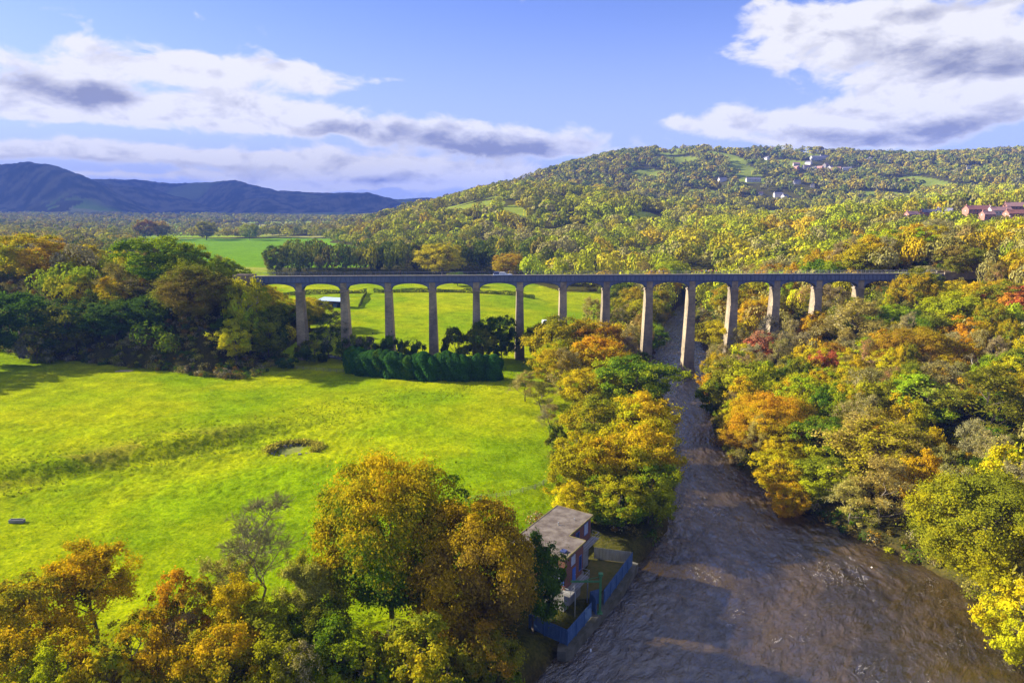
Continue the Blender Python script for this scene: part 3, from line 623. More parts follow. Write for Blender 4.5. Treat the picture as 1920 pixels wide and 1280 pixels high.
# the trees one can tell apart: kind, x, y, height, width, two leaf colours, label, name used to describe neighbours
HEROES = [
 ('broad', 27.4, 136, 17.6, 14.0, 'ygreen', 'gold', 'broad yellow-green tree upstream of the pump house, its crown over the river', 'the broad riverside tree'),
 ('broad', 20.5, 130, 15.2, 12.4, 'ygreen', 'gold', 'yellow-green tree in the middle of the riverside clump behind the pump house', ''),
 ('broad', 26.9, 125, 12.8, 11.0, 'green', 'ygreen', 'green tree overhanging the river beyond the far corner of the blue fence', ''),
 ('broad', 20.3, 121, 11.1, 10.7, 'ygreen', 'green', 'yellow-green tree right behind the upstream end of the pump house', ''),
 ('broad', 14.6, 131, 14.0, 12.5, 'gold', 'ygreen', 'golden-orange tree behind the pump house roof, left of the broad riverside tree', 'the golden tree behind the pump house'),
 ('loose', 11.9, 123, 7.4, 9.3, 'yellow', 'gold', 'small bright yellow tree hanging over the far end of the pump house roof', ''),
 ('broad', 31.0, 158, 15.8, 16.8, 'ygreen', 'gold', 'yellow-green tree with orange top in the left bank row, upstream of the broad riverside tree', 'the orange topped riverside tree'),
 ('broad', 20.9, 160, 13.4, 14.4, 'olive', 'gold', 'olive tree with a thin crown at the meadow side of the riverside row', ''),
 ('broad', 34.2, 188, 18.3, 22.8, 'green', 'ygreen', 'wide green tree leaning over the river, fourth from the pump house', ''),
 ('broad', 21.3, 188, 13.7, 14.5, 'gold', 'ygreen', 'golden brown tree with a bare stem at the meadow side of the riverside row', ''),
 ('broad', 27.5, 215, 18.4, 17.2, 'orange', 'gold', 'bright orange-gold round crown in the row left of the river', 'the orange riverside tree'),
 ('broad', 15.4, 213, 15.7, 16.2, 'gold', 'ygreen', 'golden tree on the meadow side of the orange riverside tree', ''),
 ('twiggy', 16.8, 205, 14.9, 11.5, 'beige', 'straw', 'pale twiggy tree among golden crowns on the left bank', ''),
 ('broad', 17.0, 238, 19.9, 20.8, 'olive', 'gold', 'olive and gold tree below the seventh pier, top of the riverside row', 'the olive tree below the seventh pier'),
 ('broad', 27.5, 238, 20.0, 18.0, 'gold', 'rust', 'rusty gold tree hiding the feet of the seventh and eighth piers', ''),
 ('twiggy', 39.1, 238, 14.0, 11.4, 'grey', 'beige', 'grey-brown leafless tree on the bank left of the river pier', ''),
 ('broad', 45.5, 246, 8.1, 8.9, 'dgreen', 'olive', 'dark green low tree at the water beside the left river pier', ''),
 ('twiggy', 4.0, 196, 9.4, 9.5, 'beige', 'straw', 'pale brown thicket bush at the corner of the meadow by the small garden', ''),
 ('twiggy', 8.4, 188, 8.7, 8.4, 'beige', 'olive', 'pale olive thicket bush on the meadow edge, below the riverside row', ''),
 ('twiggy', 9.6, 168, 8.6, 6.9, 'grey', 'straw', 'grey twiggy bush in the hedge at the right edge of the meadow', ''),
 ('bush', 10.4, 154, 7.0, 5.7, 'dgreen', 'olive', 'small dark green bush in the hedge at the right edge of the meadow', ''),
 ('twiggy', 11.2, 147, 5.7, 5.5, 'beige', 'olive', 'thin straw-brown bush ending the meadow hedge near the pump house', ''),
 ('broad', 65.9, 190, 17.4, 17.6, 'ygreen', 'olive', 'yellow-green tree at the water, first on the right bank below the aqueduct', 'the yellow-green tree on the right bank'),
 ('broad', 60.1, 190, 15.0, 10.8, 'olive', 'green', 'olive tree whose crown touches the water right of the river', ''),
 ('oak', 64.6, 163, 14.4, 18.0, 'orange', 'gold', 'big orange-brown tree near the water on the right bank', 'the big orange tree on the right bank'),
 ('broad', 59.0, 163, 8.6, 10.7, 'rust', 'gold', 'rust-brown tree leaning over the river below the big orange tree', ''),
 ('broad', 72.6, 150, 12.7, 14.2, 'green', 'ygreen', 'fresh green round tree among yellow ones on the right bank', 'the fresh green tree on the right bank'),
 ('airy', 76.6, 136, 17.1, 21.4, 'ygreen', 'straw', 'half bare yellow-olive tree with pale branches on the right bank', 'the half bare yellow tree on the right bank'),
 ('broad', 66.6, 136, 9.1, 11.4, 'olive', 'ygreen', 'olive low tree over the water below the half bare yellow tree', ''),
 ('broad', 58.3, 134, 8.8, 7.3, 'gold', 'orange', 'small golden tree overhanging the water on the right bank', 'the small golden tree over the water'),
 ('broad', 58.9, 143, 10.0, 10.1, 'ygreen', 'gold', 'yellow-green tree between the orange tree and the small golden tree', ''),
 ('oak', 77.9, 104, 19.2, 21.0, 'olive', 'ygreen', 'huge olive-green tree above the river bend at the right', 'the huge olive tree at the bend'),
 ('loose', 70.8, 86, 14.4, 9.0, 'ygreen', 'yellow', 'bright yellow tree at the lower right corner above the water', ''),
 ('twiggy', 95.5, 203, 13.6, 12.2, 'pink', 'red', 'pinkish thin tree, first of three on the right bank slope', 'the pinkish trees'),
 ('twiggy', 101.5, 200, 11.4, 12.1, 'pink', 'straw', 'pinkish-brown thin tree, middle of three on the right bank slope', ''),
 ('twiggy', 109.7, 200, 9.0, 11.3, 'pink', 'beige', 'pinkish-beige thin tree, beside the rusty gold oak', ''),
 ('oak', 120.3, 200, 16.0, 20.0, 'rust', 'gold', 'rusty gold oak standing alone on the right bank slope', 'the rusty gold oak'),
 ('loose', 87.7, 236, 14.9, 11.3, 'red', 'pink', 'red leaved tree right of the tenth pier', 'the red trees'),
 ('twiggy', 94.5, 234, 13.8, 10.3, 'red', 'beige', 'red-tipped thin tree next to the red leaved tree', ''),
 ('twiggy', 93.9, 246, 17.2, 11.7, 'beige', 'grey', 'pale bare tree behind the red leaved tree', ''),
 ('twiggy', 119.0, 232, 19.9, 24.9, 'beige', 'straw', 'wide pale beige dome of twigs below the right end of the aqueduct', 'the wide beige tree'),
 ('broad', 133.3, 235, 11.9, 14.9, 'lime', 'green', 'bright green round tree below the last pier', 'the bright green tree'),
 ('broad', 145.9, 244, 15.4, 13.4, 'gold', 'olive', 'golden olive tree hiding the end of the aqueduct deck', 'the tree hiding the deck end'),
 ('broad', 172.0, 262, 12.3, 15.4, 'olive', 'brown', 'dark olive tree standing higher than the deck at its right end', 'the tall olive tree by the deck end'),
 ('broad', 94.4, 206, 13.8, 9.9, 'yellow', 'gold', 'bright yellow small tree left of the pinkish trees', ''),
 ('broad', 147.7, 225, 14.9, 18.7, 'lime', 'ygreen', 'lime green large tree right of the bright green round tree', 'the lime green tree'),
 ('loose', 142.2, 208, 13.3, 14.1, 'orange', 'gold', 'orange tree below the lime green large tree', ''),
 ('dead', 128.5, 187, 9.3, 8.3, 'beige', 'beige', 'pale dead tree with bare white branches on the right bank slope', 'the white dead tree'),
 ('broad', 166.0, 232, 13.9, 17.4, 'gold', 'olive', 'golden tree on the slope at the right edge, level with the deck', ''),
 ('loose', 168.5, 226, 12.7, 14.3, 'orange', 'red', 'orange-red tree at the right edge just below deck level', ''),
 ('loose', 102.5, 165, 14.0, 17.5, 'lime', 'straw', 'soft lime-coloured tree in the middle of the right bank slope', 'the soft lime tree'),
 ('twiggy', 110.6, 152, 18.9, 23.6, 'brown', 'olive', 'wide brown-olive twiggy tree at the right, above the huge olive tree', 'the wide brown tree'),
 ('loose', 92.8, 120, 15.7, 11.0, 'yellow', 'lime', 'yellow-green tree at the right edge beside the huge olive tree', ''),
 ('broad', 90.6, 128, 11.0, 8.5, 'green', 'olive', 'green tree between the wide brown tree and the huge olive tree', ''),
 ('twiggy', 89.2, 146, 10.1, 10.8, 'straw', 'olive', 'straw-coloured thin tree behind the half bare yellow tree', ''),
 ('broad', 80.6, 184, 12.6, 13.4, 'ygreen', 'gold', 'yellow-gold tree below the pinkish trees, above the fresh green one', ''),
 ('twiggy', 86.3, 206, 12.8, 13.3, 'beige', 'olive', 'beige thin tree right of the yellow-green tree on the right bank', ''),
 ('oak', -113.5, 243, 20.0, 25.0, 'brown', 'olive', 'big round brown-olive tree in front of the dark wood', 'the big brown tree'),
 ('broad', -95.2, 243, 29.9, 14.3, 'ygreen', 'lime', 'sunlit yellow-green tree at the left end of the aqueduct', 'the yellow tree at the deck end'),
 ('broad', -135.4, 262, 19.7, 24.6, 'lime', 'green', 'broad sunlit green crown standing over the dark wood', 'the broad green crown'),
 ('broad', -145.1, 246, 15.5, 17.5, 'green', 'dgreen', 'dark green tree at the foot of the embankment, left of the big brown tree', ''),
 ('broad', -163.6, 246, 21.8, 19.5, 'dgreen', 'olive', 'dark tree second from the left along the meadow edge', ''),
 ('broad', -180.7, 246, 25.0, 21.4, 'dgreen', 'green', 'dark green tree leftmost along the meadow edge', ''),
 ('twiggy', -133.5, 240, 7.7, 9.6, 'grey', 'beige', 'small grey-brown bare bush before the dark wood', 'the grey bush'),
 ('bush', -170.3, 239, 10.7, 13.4, 'olive', 'grey', 'dull olive rounded bush at the left foot of the dark wood', ''),
 ('broad', -89.7, 246, 21.2, 15.6, 'dgreen', 'olive', 'dark green tree just left of the first pier', ''),
 ('broad', -130.6, 246, 12.5, 15.6, 'dgreen', 'green', 'tall dark green tree between the grey bush and the big brown tree', ''),
 ('broad', -100.5, 243, 10.9, 13.5, 'dgreen', 'green', 'dark green rounded tree right of the big brown tree', ''),
 ('loose', -182.0, 292, 16.4, 20.5, 'yellow', 'gold', 'yellow tree on top of the wooded embankment', 'the yellow embankment tree'),
 ('broad', -200.5, 285, 19.6, 24.5, 'ygreen', 'gold', 'yellow-green wide tree on the embankment at the left edge', ''),
 ('broad', -3.9, 246, 18.1, 11.7, 'dgreen', 'green', 'dark green tree behind the right end of the conifer row', 'the dark tree by the sixth pier'),
 ('broad', -10.8, 246, 15.6, 10.8, 'dgreen', 'olive', 'dark green tree left of the sixth pier, its top sunlit', ''),
 ('bush', -20.5, 244, 12.2, 10.7, 'olive', 'dgreen', 'olive bush behind the conifer row, right of the fourth pier', ''),
 ('bush', -43.9, 244, 12.2, 7.8, 'dgreen', 'green', 'small dark bush at the foot of the third pier', ''),
 ('bush', -36.0, 243, 10.4, 7.8, 'dgreen', 'olive', 'small dark bush between the third and fourth piers', ''),
 ('twiggy', -68.5, 250, 17.7, 15.9, 'grey', 'dgreen', 'dark grey leafless tree between the first and second piers', 'the grey tree between the first piers'),
 ('bush', -52.9, 245, 11.3, 8.8, 'dgreen', 'grey', 'low dark bush between the second and third piers', ''),
 ('bush', -59.0, 246, 11.5, 9.8, 'dgreen', 'olive', 'low dark bush at the foot of the second pier', ''),
 ('bush', -72.3, 244, 9.8, 11.7, 'dgreen', 'olive', 'dark rounded bush at the foot of the first pier', ''),
 ('broad', 10.3, 248, 14.6, 8.9, 'dgreen', 'olive', 'dark green small tree right of the sixth pier', ''),
 ('bush', -79.2, 234, 5.1, 6.4, 'dgreen', 'ever', 'dark round bush alone on the shaded grass by the wire fence', ''),
 ('broad', -55.4, 540, 26.2, 32.7, 'yellow', 'ygreen', 'big sunlit yellow tree above the deck, right end of the dark wood belt', 'the yellow tree above the deck'),
 ('broad', -2.0, 520, 19.5, 24.3, 'orange', 'gold', 'orange round tree just above the deck, right of the white boat', 'the orange tree above the deck'),
 ('broad', -37.7, 470, 10.0, 12.6, 'green', 'olive', 'small round green tree alone in the far meadow seen under the fifth arch', ''),
 ('broad', -115.8, 330, 14.3, 13.0, 'gold', 'ygreen', 'golden small tree seen under the first arch, left of the blue-roofed shed', ''),
 ('broad', -600.4, 1130, 34.9, 31.3, 'olive', 'rust', 'olive-brown tree on the hedge line of the far green field, left of its twin', ''),
 ('broad', -577.3, 1135, 30.8, 28.0, 'gold', 'olive', 'golden-olive tree on the far hedge line, right of the olive-brown one', ''),
 ('broad', -500.7, 1130, 31.0, 33.1, 'olive', 'ygreen', 'olive tree in the middle of the far hedge line', ''),
 ('broad', -425.8, 1120, 27.5, 25.9, 'ygreen', 'lime', 'yellow-green small tree at the right end of the far hedge line', ''),
 ('broad', 169.9, 1350, 26.4, 32.9, 'yellow', 'ygreen', 'tallest yellow tree of three standing out on the middle hill', 'the yellow hill tree'),
 ('broad', 151.4, 1340, 22.9, 28.6, 'ygreen', 'yellow', 'yellow-green tree left of the tallest yellow tree on the middle hill', ''),
 ('broad', 189.3, 1340, 22.9, 28.6, 'yellow', 'olive', 'yellow tree right of the tallest yellow tree on the middle hill', ''),
 ('oak', -17.3, 89, 24.4, 19.0, 'gold', 'green', 'tall tree with orange top and green side, in front of the meadow', 'the tall orange and green tree'),
 ('oak', -5.6, 84, 21.0, 16.1, 'gold', 'brown', 'broad golden-brown tree hiding the left side of the pump house', 'the broad brown tree'),
 ('broad', 3.1, 90, 15.6, 8.1, 'green', 'dgreen', 'dark green tree touching the pump house wall', ''),
 ('bare', -35.3, 88, 18.7, 10.5, 'beige', 'beige', 'leafless tree with dark forked branches against the bright meadow', 'the leafless tree'),
 ('twiggy', -38.4, 83, 13.1, 8.6, 'beige', 'straw', 'low pale bush of bare twigs beside the leafless tree', ''),
 ('airy', -56.4, 83, 14.3, 13.6, 'gold', 'yellow', 'fan-shaped golden-brown tree with a straight dark trunk', 'the fan-shaped tree'),
 ('broad', -60.3, 77, 13.1, 11.1, 'olive', 'gold', 'olive and golden tree at the lower left corner', ''),
 ('loose', -42.2, 79, 13.0, 7.6, 'orange', 'olive', 'orange-topped narrow tree right of the fan-shaped tree', ''),
 ('airy', -34.2, 77, 13.4, 8.7, 'yellow', 'gold', 'thin yellow tree below the leafless tree', ''),
 ('airy', -26.7, 80, 14.3, 8.3, 'ygreen', 'straw', 'thin yellow-green tree left of the tall orange and green tree', ''),
 ('loose', -11.0, 71, 12.7, 9.4, 'olive', 'gold', 'olive-gold tree at the bottom edge below the tall orange and green tree', ''),
 ('loose', -43.9, 71, 12.6, 8.1, 'gold', 'olive', 'olive-gold tree at the bottom edge below the fan-shaped tree', ''),
 ('broad', -33.5, 70, 12.0, 8.7, 'olive', 'gold', 'dull olive tree at the bottom edge below the leafless tree', ''),
 ('loose', -20.4, 72, 11.3, 8.3, 'green', 'ygreen', 'green tree at the bottom edge, left of the olive-gold one', ''),
 ('broad', -3.7, 76, 11.6, 8.0, 'rust', 'olive', 'rust-olive tree at the bottom edge near the quay', ''),
 ('loose', -26.4, 69, 11.5, 6.7, 'ygreen', 'olive', 'yellow-green tree at the bottom edge, middle of the foreground row', ''),
 ('loose', -50.2, 68, 11.9, 7.3, 'gold', 'ygreen', 'golden tree at the bottom edge left of the fan-shaped trunk', ''),
 ('bush', -2.0, 76, 6.7, 6.1, 'green', 'olive', 'green bush at the bottom edge beside the concrete quay', ''),
 ('loose', -57.0, 69, 11.4, 7.4, 'olive', 'gold', 'olive tree in the lower left corner in front of the golden one', ''),
 ('twiggy', -42.3, 76, 8.5, 8.1, 'straw', 'beige', 'straw-coloured twiggy tree between the fan-shaped tree and the leafless tree', ''),
 ('loose', -30.3, 75, 11.5, 8.6, 'ygreen', 'olive', 'yellow-green bushy tree under the leafless tree', ''),
 ('broad', -24.3, 77, 10.7, 8.1, 'olive', 'green', 'olive-green tree filling the foot of the tall orange and green tree', ''),
 ('bush', -16.9, 70, 8.3, 7.5, 'olive', 'green', 'low olive bush at the bottom edge under the broad brown tree', ''),
 ('bush', -44.4, 67, 9.7, 7.2, 'gold', 'olive', 'low golden bush at the bottom edge by the fan-shaped trunk', ''),
 ('twiggy', -24.3, 68, 10.9, 6.7, 'beige', 'olive', 'pale twiggy bush at the bottom edge, left of centre', ''),
 ('bush', -8.2, 70, 10.4, 7.5, 'green', 'olive', 'low green bush at the bottom edge left of the quay', '')]
for (k, x, y, h, w, ca, cb, lab, short) in HEROES: tree(k, x, y, h, w, ca, cb, lab)

# the clipped conifer row in front of the aqueduct
ORD = ['second', 'third', 'fourth', 'fifth', 'sixth', 'seventh', 'eighth', 'ninth', 'tenth']
SIDE = ['at its left end'] + [o + ' from its left end' for o in ORD] + [o + ' from its right end' for o in ORD[::-1]] + ['at its right end by the small garden']
for k in range(20):
    t = k / 19; x = -55.0 + t * 49.0; y = 229.5 - 10.5 * math.sin(t * 2.2) + 1.1 * rnd.uniform(-1, 1)
    tree('cypress', x, y, rnd.uniform(7.8, 9.6), rnd.uniform(5.8, 8.0), 'ever', 'green' if k % 4 == 0 else 'ever',
         'dark clipped conifer in the evergreen row, ' + SIDE[k], 'conifers in the clipped evergreen row')
for k, (x, y) in enumerate([(-190, 226), (-196, 217), (-187, 236), (-204, 226), (-198, 208)]):
    tree('broad', x, y, 20 + k % 3, 11, 'dgreen', 'olive', 'tall dark tree of the wood edge beyond the left end of the meadow', 'trees beyond the left end of the meadow')

# ------------------------------------------------------------------ woods: trees that show largest one by one, the rest as one mass
rg = np.random.default_rng(77)
def scatter():
    out = []; y = 236.0
    while y < 2750:
        s = 8.6 + min(9.6, (y - 236) / 24.)
        xs = np.arange(-.88 * y, .86 * y, s)
        out.append(np.stack([xs + rg.uniform(-.45, .45, len(xs)) * s, y + rg.uniform(-.45, .45, len(xs)) * s, np.full(len(xs), s)], 1)); y += s
    y = 62.0
    near = []
    while y < 262:
        xs = np.arange(bankR(y) + 4, min(.90 * y + 42, 330), 7.0); xs = xs
        near.append(np.stack([xs + rg.uniform(-.42, .42, len(xs)) * 7, y + rg.uniform(-.42, .42, len(xs)) * 7, np.full(len(xs), 7.0)], 1)); y += 7
    A = np.concatenate(out); A = A[~((A[:, 1] < 262) & (A[:, 0] > bankR(A[:, 1])))]
    return np.concatenate([A] + near)
P0 = scatter(); P0 = P0[wood(P0[:, 0], P0[:, 1])]
_b = np.array([(x + rg.uniform(-2.5, 2.5), y + rg.uniform(-2.5, 2.5), 11.0) for y in (558, 567) for x in np.arange(-190, 4, 8.5)])   # close planted edge of the dark belt
P0 = np.concatenate([P0[~((P0[:, 1] > 550) & (P0[:, 1] < 574) & (P0[:, 0] > -196) & (P0[:, 0] < 8))], _b])
CLEAR = [(11,100,20),(-98,372,13),(17.5,336,6),(-66,252,12),(-124.5,246,3)]+[(377.5, 656.0, 11.6), (372.1, 646.7, 10.5), (366.8, 637.4, 10.5), (361.4, 628.1, 10.5), (356.1, 618.8, 10.5), (350.7, 609.5, 10.5), (345.3, 600.1, 10.5), (340.0, 590.8, 10.5), (334.6, 581.5, 10.5), (414.0, 688.0, 15.1), (406.7, 675.9, 13.6), (399.4, 663.8, 13.6), (392.1, 651.7, 13.6), (384.8, 639.6, 13.6), (377.6, 627.5, 13.6), (370.3, 615.3, 13.6), (363.0, 603.2, 13.6), (355.7, 591.1, 13.6), (411.0, 660.0, 12.7), (404.7, 649.8, 11.4), (398.4, 639.7, 11.4), (392.0, 629.5, 11.4), (385.7, 619.4, 11.4), (379.4, 609.2, 11.4), (373.0, 599.0, 11.4), (366.7, 588.9, 11.4), (360.4, 578.7, 11.4), (442.2, 660.0, 18.4), (432.4, 645.3, 16.5), (422.5, 630.6, 16.5), (412.7, 615.9, 16.5), (402.8, 601.2, 16.5), (393.0, 586.5, 16.5), (383.1, 571.8, 16.5), (373.3, 557.1, 16.5), (363.4, 542.4, 16.5), (425.9, 622.0, 11.3), (419.7, 612.9, 10.2), (413.4, 603.8, 10.2), (407.2, 594.8, 10.2), (401.0, 585.7, 10.2), (394.8, 576.6, 10.2), (388.6, 567.5, 10.2), (382.4, 558.5, 10.2), (376.2, 549.4, 10.2), (458.7, 654.0, 15.7), (449.9, 641.4, 14.1), (441.1, 628.9, 14.1), (432.3, 616.3, 14.1), (423.5, 603.7, 14.1), (414.7, 591.2, 14.1), (405.8, 578.6, 14.1), (397.0, 566.0, 14.1), (388.2, 553.5, 14.1), (490.9, 676.0, 18.1), (480.4, 661.5, 16.3), (469.8, 647.0, 16.3), (459.3, 632.4, 16.3), (448.8, 617.9, 16.3), (438.2, 603.4, 16.3), (427.7, 588.9, 16.3), (417.1, 574.4, 16.3), (406.6, 559.9, 16.3), (448.7, 618.0, 15.7), (439.6, 605.5, 14.1), (430.5, 593.0, 14.1), (421.5, 580.4, 14.1), (412.4, 567.9, 14.1), (403.3, 555.4, 14.1), (394.2, 542.9, 14.1), (385.1, 530.3, 14.1), (376.0, 517.8, 14.1), (422.6, 576.0, 15.9), (413.3, 563.3, 14.3), (403.9, 550.6, 14.3), (394.6, 537.8, 14.3), (385.3, 525.1, 14.3), (375.9, 512.4, 14.3), (366.6, 499.7, 14.3), (357.3, 487.0, 14.3), (347.9, 474.2, 14.3), (400.8, 544.0, 14.5), (392.3, 532.4, 13.1), (383.7, 520.8, 13.1), (375.2, 509.2, 13.1), (366.6, 497.6, 13.1), (358.1, 486.0, 13.1), (349.5, 474.4, 13.1), (341.0, 462.8, 13.1), (332.4, 451.2, 13.1), (318.4, 468.0, 4), (316.2, 464.8, 3.6), (314.0, 461.6, 3.6), (311.8, 458.4, 3.6), (205.1, 415.0, 9.2), (201.4, 407.6, 8.3), (197.8, 400.2, 8.3), (194.1, 392.8, 8.3), (190.5, 385.4, 8.3), (186.8, 378.0, 8.3), (183.2, 370.6, 8.3), (179.5, 363.2, 8.3), (175.9, 355.9, 8.3), (472.7, 1576.0, 23.8), (466.9, 1557.0, 21.4), (461.2, 1537.9, 21.4), (455.5, 1518.9, 21.4), (529.8, 1540.0, 30.6), (521.4, 1515.5, 27.6), (513.0, 1491.0, 27.6), (504.5, 1466.5, 27.6), (534.1, 1400.0, 24.2), (526.7, 1380.6, 21.8), (519.3, 1361.2, 21.8), (511.9, 1341.8, 21.8), (540.9, 1384.0, 22.0), (534.0, 1366.4, 19.8), (527.1, 1348.8, 19.8), (520.2, 1331.1, 19.8), (502.9, 1412.0, 18.6), (497.6, 1397.1, 16.7), (492.3, 1382.3, 16.7), (487.0, 1367.4, 16.7), (220.7, 1416.0, 23.6), (217.8, 1397.1, 21.3), (214.8, 1378.2, 21.3), (211.9, 1359.3, 21.3), (1051.6, 1608.0, 29.7), (1036.1, 1584.2, 26.7), (1020.6, 1560.5, 26.7), (1005.0, 1536.7, 26.7), (837.7, 1932.0, 34.6), (825.7, 1904.3, 31.2), (813.7, 1876.6, 31.2), (801.6, 1848.9, 31.2), (665.7, 1604.0, 19.9), (659.1, 1588.1, 17.9), (652.5, 1572.2, 17.9), (645.9, 1556.3, 17.9), (765.0, 2132.0, 24.7), (757.9, 2112.2, 22.3), (750.8, 2092.4, 22.3), (743.7, 2072.6, 22.3), (700.1, 1940.0, 25.8), (692.7, 1919.3, 23.3), (685.2, 1898.7, 23.3), (677.7, 1878.0, 23.3), (860.3, 1948.0, 27.9), (850.5, 1925.7, 25.1), (840.6, 1903.4, 25.1), (830.8, 1881.1, 25.1), (764.9, 1816.0, 23.3), (757.1, 1797.4, 21.0), (749.2, 1778.7, 21.0), (741.4, 1760.1, 21.0), (800.7, 1768.0, 24.9), (791.7, 1748.1, 22.4), (782.7, 1728.2, 22.4), (773.6, 1708.3, 22.4), (959.8, 1916.0, 27.6), (948.7, 1893.9, 24.9), (937.6, 1871.8, 24.9), (926.5, 1849.6, 24.9), (963.8, 1892.0, 23.6), (954.1, 1873.1, 21.3), (944.5, 1854.2, 21.3), (934.9, 1835.2, 21.3), (831.1, 1744.0, 24.7), (821.6, 1724.2, 22.3), (812.2, 1704.4, 22.3), (802.8, 1684.6, 22.3), (735.7, 1716.0, 26.3), (726.7, 1694.9, 23.7), (717.6, 1673.9, 23.7), (708.6, 1652.8, 23.7), (603.6, 1484.0, 21.8), (596.5, 1466.6, 19.6), (589.4, 1449.1, 19.6), (582.3, 1431.7, 19.6), (727.0, 1800.0, 23.2), (719.5, 1781.4, 20.9), (712.0, 1762.8, 20.9), (704.5, 1744.3, 20.9), (695.4, 1720.0, 24.6), (687.5, 1700.3, 22.1), (679.5, 1680.6, 22.1), (671.6, 1660.9, 22.1), (728.4, 1740.0, 26.5), (719.5, 1718.8, 23.8), (710.6, 1697.6, 23.8), (701.8, 1676.4, 23.8), (756.4, 1728.0, 22.9), (748.3, 1709.7, 20.6), (740.3, 1691.4, 20.6), (732.3, 1673.0, 20.6), (796.9, 1788.0, 25.0), (788.0, 1768.0, 22.5), (779.1, 1748.0, 22.5), (770.2, 1728.0, 22.5), (807.0, 1752.0, 26.6), (797.2, 1730.7, 23.9), (787.4, 1709.5, 23.9), (777.6, 1688.2, 23.9), (618.0, 1440.0, 21.6), (610.6, 1422.7, 19.4), (603.2, 1405.5, 19.4), (595.8, 1388.2, 19.4)]                              # houses, sheds and the deck keep their surroundings open: x, y, radius
keep = np.ones(len(P0), bool)
for (hx, hy, hr) in TREES: keep &= np.hypot(P0[:, 0] - hx, P0[:, 1] - hy) > hr * .80 + 1.4
for (hx, hy, hr) in CLEAR: keep &= np.hypot(P0[:, 0] - hx, P0[:, 1] - hy) > hr
AX0, AX1, AY0, ASL = -100.0, 158.0, 251.9, .045
ay = AY0 + ASL * P0[:, 0]
keep &= ~((np.abs(P0[:, 1] - ay) < 5.5) & (P0[:, 0] > -98) & (P0[:, 0] < 156))
P0 = P0[keep]
PZ = terrain(P0[:, 0], P0[:, 1])
def regional(x, y, r):
    """what grows where: kind, colours"""
    u = x / y
    if x < -95 and y < 400:                                    # embankment: darker palette painted in for the shaded front, brighter for the sunlit back
        front = y < crest_y(x) - 15
        if front: T = [('broad','dgreen','green',5),('broad','green','olive',3),('broad','dgreen','olive',3),('twiggy','grey','olive',2),('loose','olive','green',2)]
        else: T = [('broad','ygreen','green',3),('loose','yellow','ygreen',3),('twiggy','beige','straw',3),('broad','lime','ygreen',3),('loose','gold','ygreen',1),('broad','olive','green',2)]
    elif y < 330 and u > 0:                                     # right bank
        T = [('broad','ygreen','olive',3),('broad','lime','green',2),('loose','gold','ygreen',3),('twiggy','beige','straw',3),('broad','gold','olive',2),('loose','orange','gold',2),
             ('twiggy','straw','beige',3),('broad','olive','green',2),('loose','yellow','lime',2),('broad','rust','gold',1),('twiggy','pink','straw',1)]
    elif y < 660 and u < .05 and y > 540:                        # dark belt
        T = [('broad','dgreen','olive',4),('broad','olive','dgreen',3),('broad','brown','olive',2),('broad','dgreen','brown',2),('loose','gold','olive',1)]
    elif u < -.2:
        T = [('broad','olive','ygreen',4),('broad','green','olive',2),('broad','rust','gold',1),('twiggy','beige','straw',2),('broad','gold','olive',2),('broad','ygreen','gold',2)]
    elif y < 1250:
        T = [('broad','olive','ygreen',4),('broad','gold','olive',2.5),('broad','dgreen','olive',2),('broad','ygreen','lime',3.5),('twiggy','beige','straw',2.5),('broad','olive','gold',3),('broad','orange','gold',1),
             ('broad','brown','olive',1.5),('broad','lime','ygreen',2),('broad','rust','gold',.8)]
    else:
        T = [('broad','olive','ygreen',4),('broad','dgreen','green',4),('broad','brown','olive',2),('broad','rust','gold',2),('broad','gold','ygreen',3),('twiggy','beige','grey',2),('broad','green','olive',2)]
    n = fbm(np.array([x / 38.]), np.array([y / 55.]), 401, 2)[0] * .6 + r.random() * .4   # kinds gather in drifts
    tot = sum(t[3] for t in T); q = max(0, min(.999, (n - .18) / .64)) * tot
    r2 = r.random()
    if r2 < .22: q = r.random() * tot
    for t in T:
        q -= t[3]
        if q < 0: return t[:3]
    return T[-1][:3]
dist = np.hypot(P0[:, 0], P0[:, 1])
hgt = np.where(P0[:, 1] > 300, rg.uniform(12, 20, len(P0)), rg.uniform(9, 16, len(P0)))
hgt = np.where((P0[:, 1] > 556) & (P0[:, 1] < 645) & (P0[:, 0] < .1 * P0[:, 1]), rg.uniform(20, 26, len(P0)), hgt)
hgt = np.where((P0[:, 0] < -95) & (P0[:, 1] < 420), np.where(P0[:, 1] < crest_y(P0[:, 0]) - 15, rg.uniform(8, 12, len(P0)), rg.uniform(11, 17, len(P0))), hgt)
hgt = np.where((P0[:, 0] > 100) & (P0[:, 0] < 168) & (P0[:, 1] > 222) & (P0[:, 1] < 276), np.clip(np.minimum(hgt, 36.0 - PZ), 3, 16), hgt)
wid = P0[:, 2] * np.clip(rg.lognormal(.22, .26, len(P0)), .75, 2.0)
size = hgt / dist * np.where((np.abs(P0[:, 0] / P0[:, 1]) < .80) , 1, .05)
# a tree hidden behind its neighbours counts little: look along the line of sight for higher ground and crowns nearer to the camera
order = np.argsort(-size); single = order[:215]
isn = np.zeros(len(P0), bool); isn[single] = True
COLOURWORD = dict(dgreen='dark green', green='green', lime='lime green', olive='olive', ygreen='yellow-green', yellow='yellow', gold='golden', orange='orange', rust='rust-brown', brown='brown',
                  red='red', beige='pale beige', pink='pinkish', grey='grey-brown', straw='straw')
KINDWORD = dict(broad='rounded tree', loose='loose-crowned tree', twiggy='twiggy tree')
picked = []
rr_ = random.Random(9)
for i in single:
    x, y = float(P0[i, 0]), float(P0[i, 1]); k, ca, cb = regional(x, y, rr_); picked.append([x, y, float(hgt[i]), float(wid[i]), k, ca, cb, float(PZ[i])])
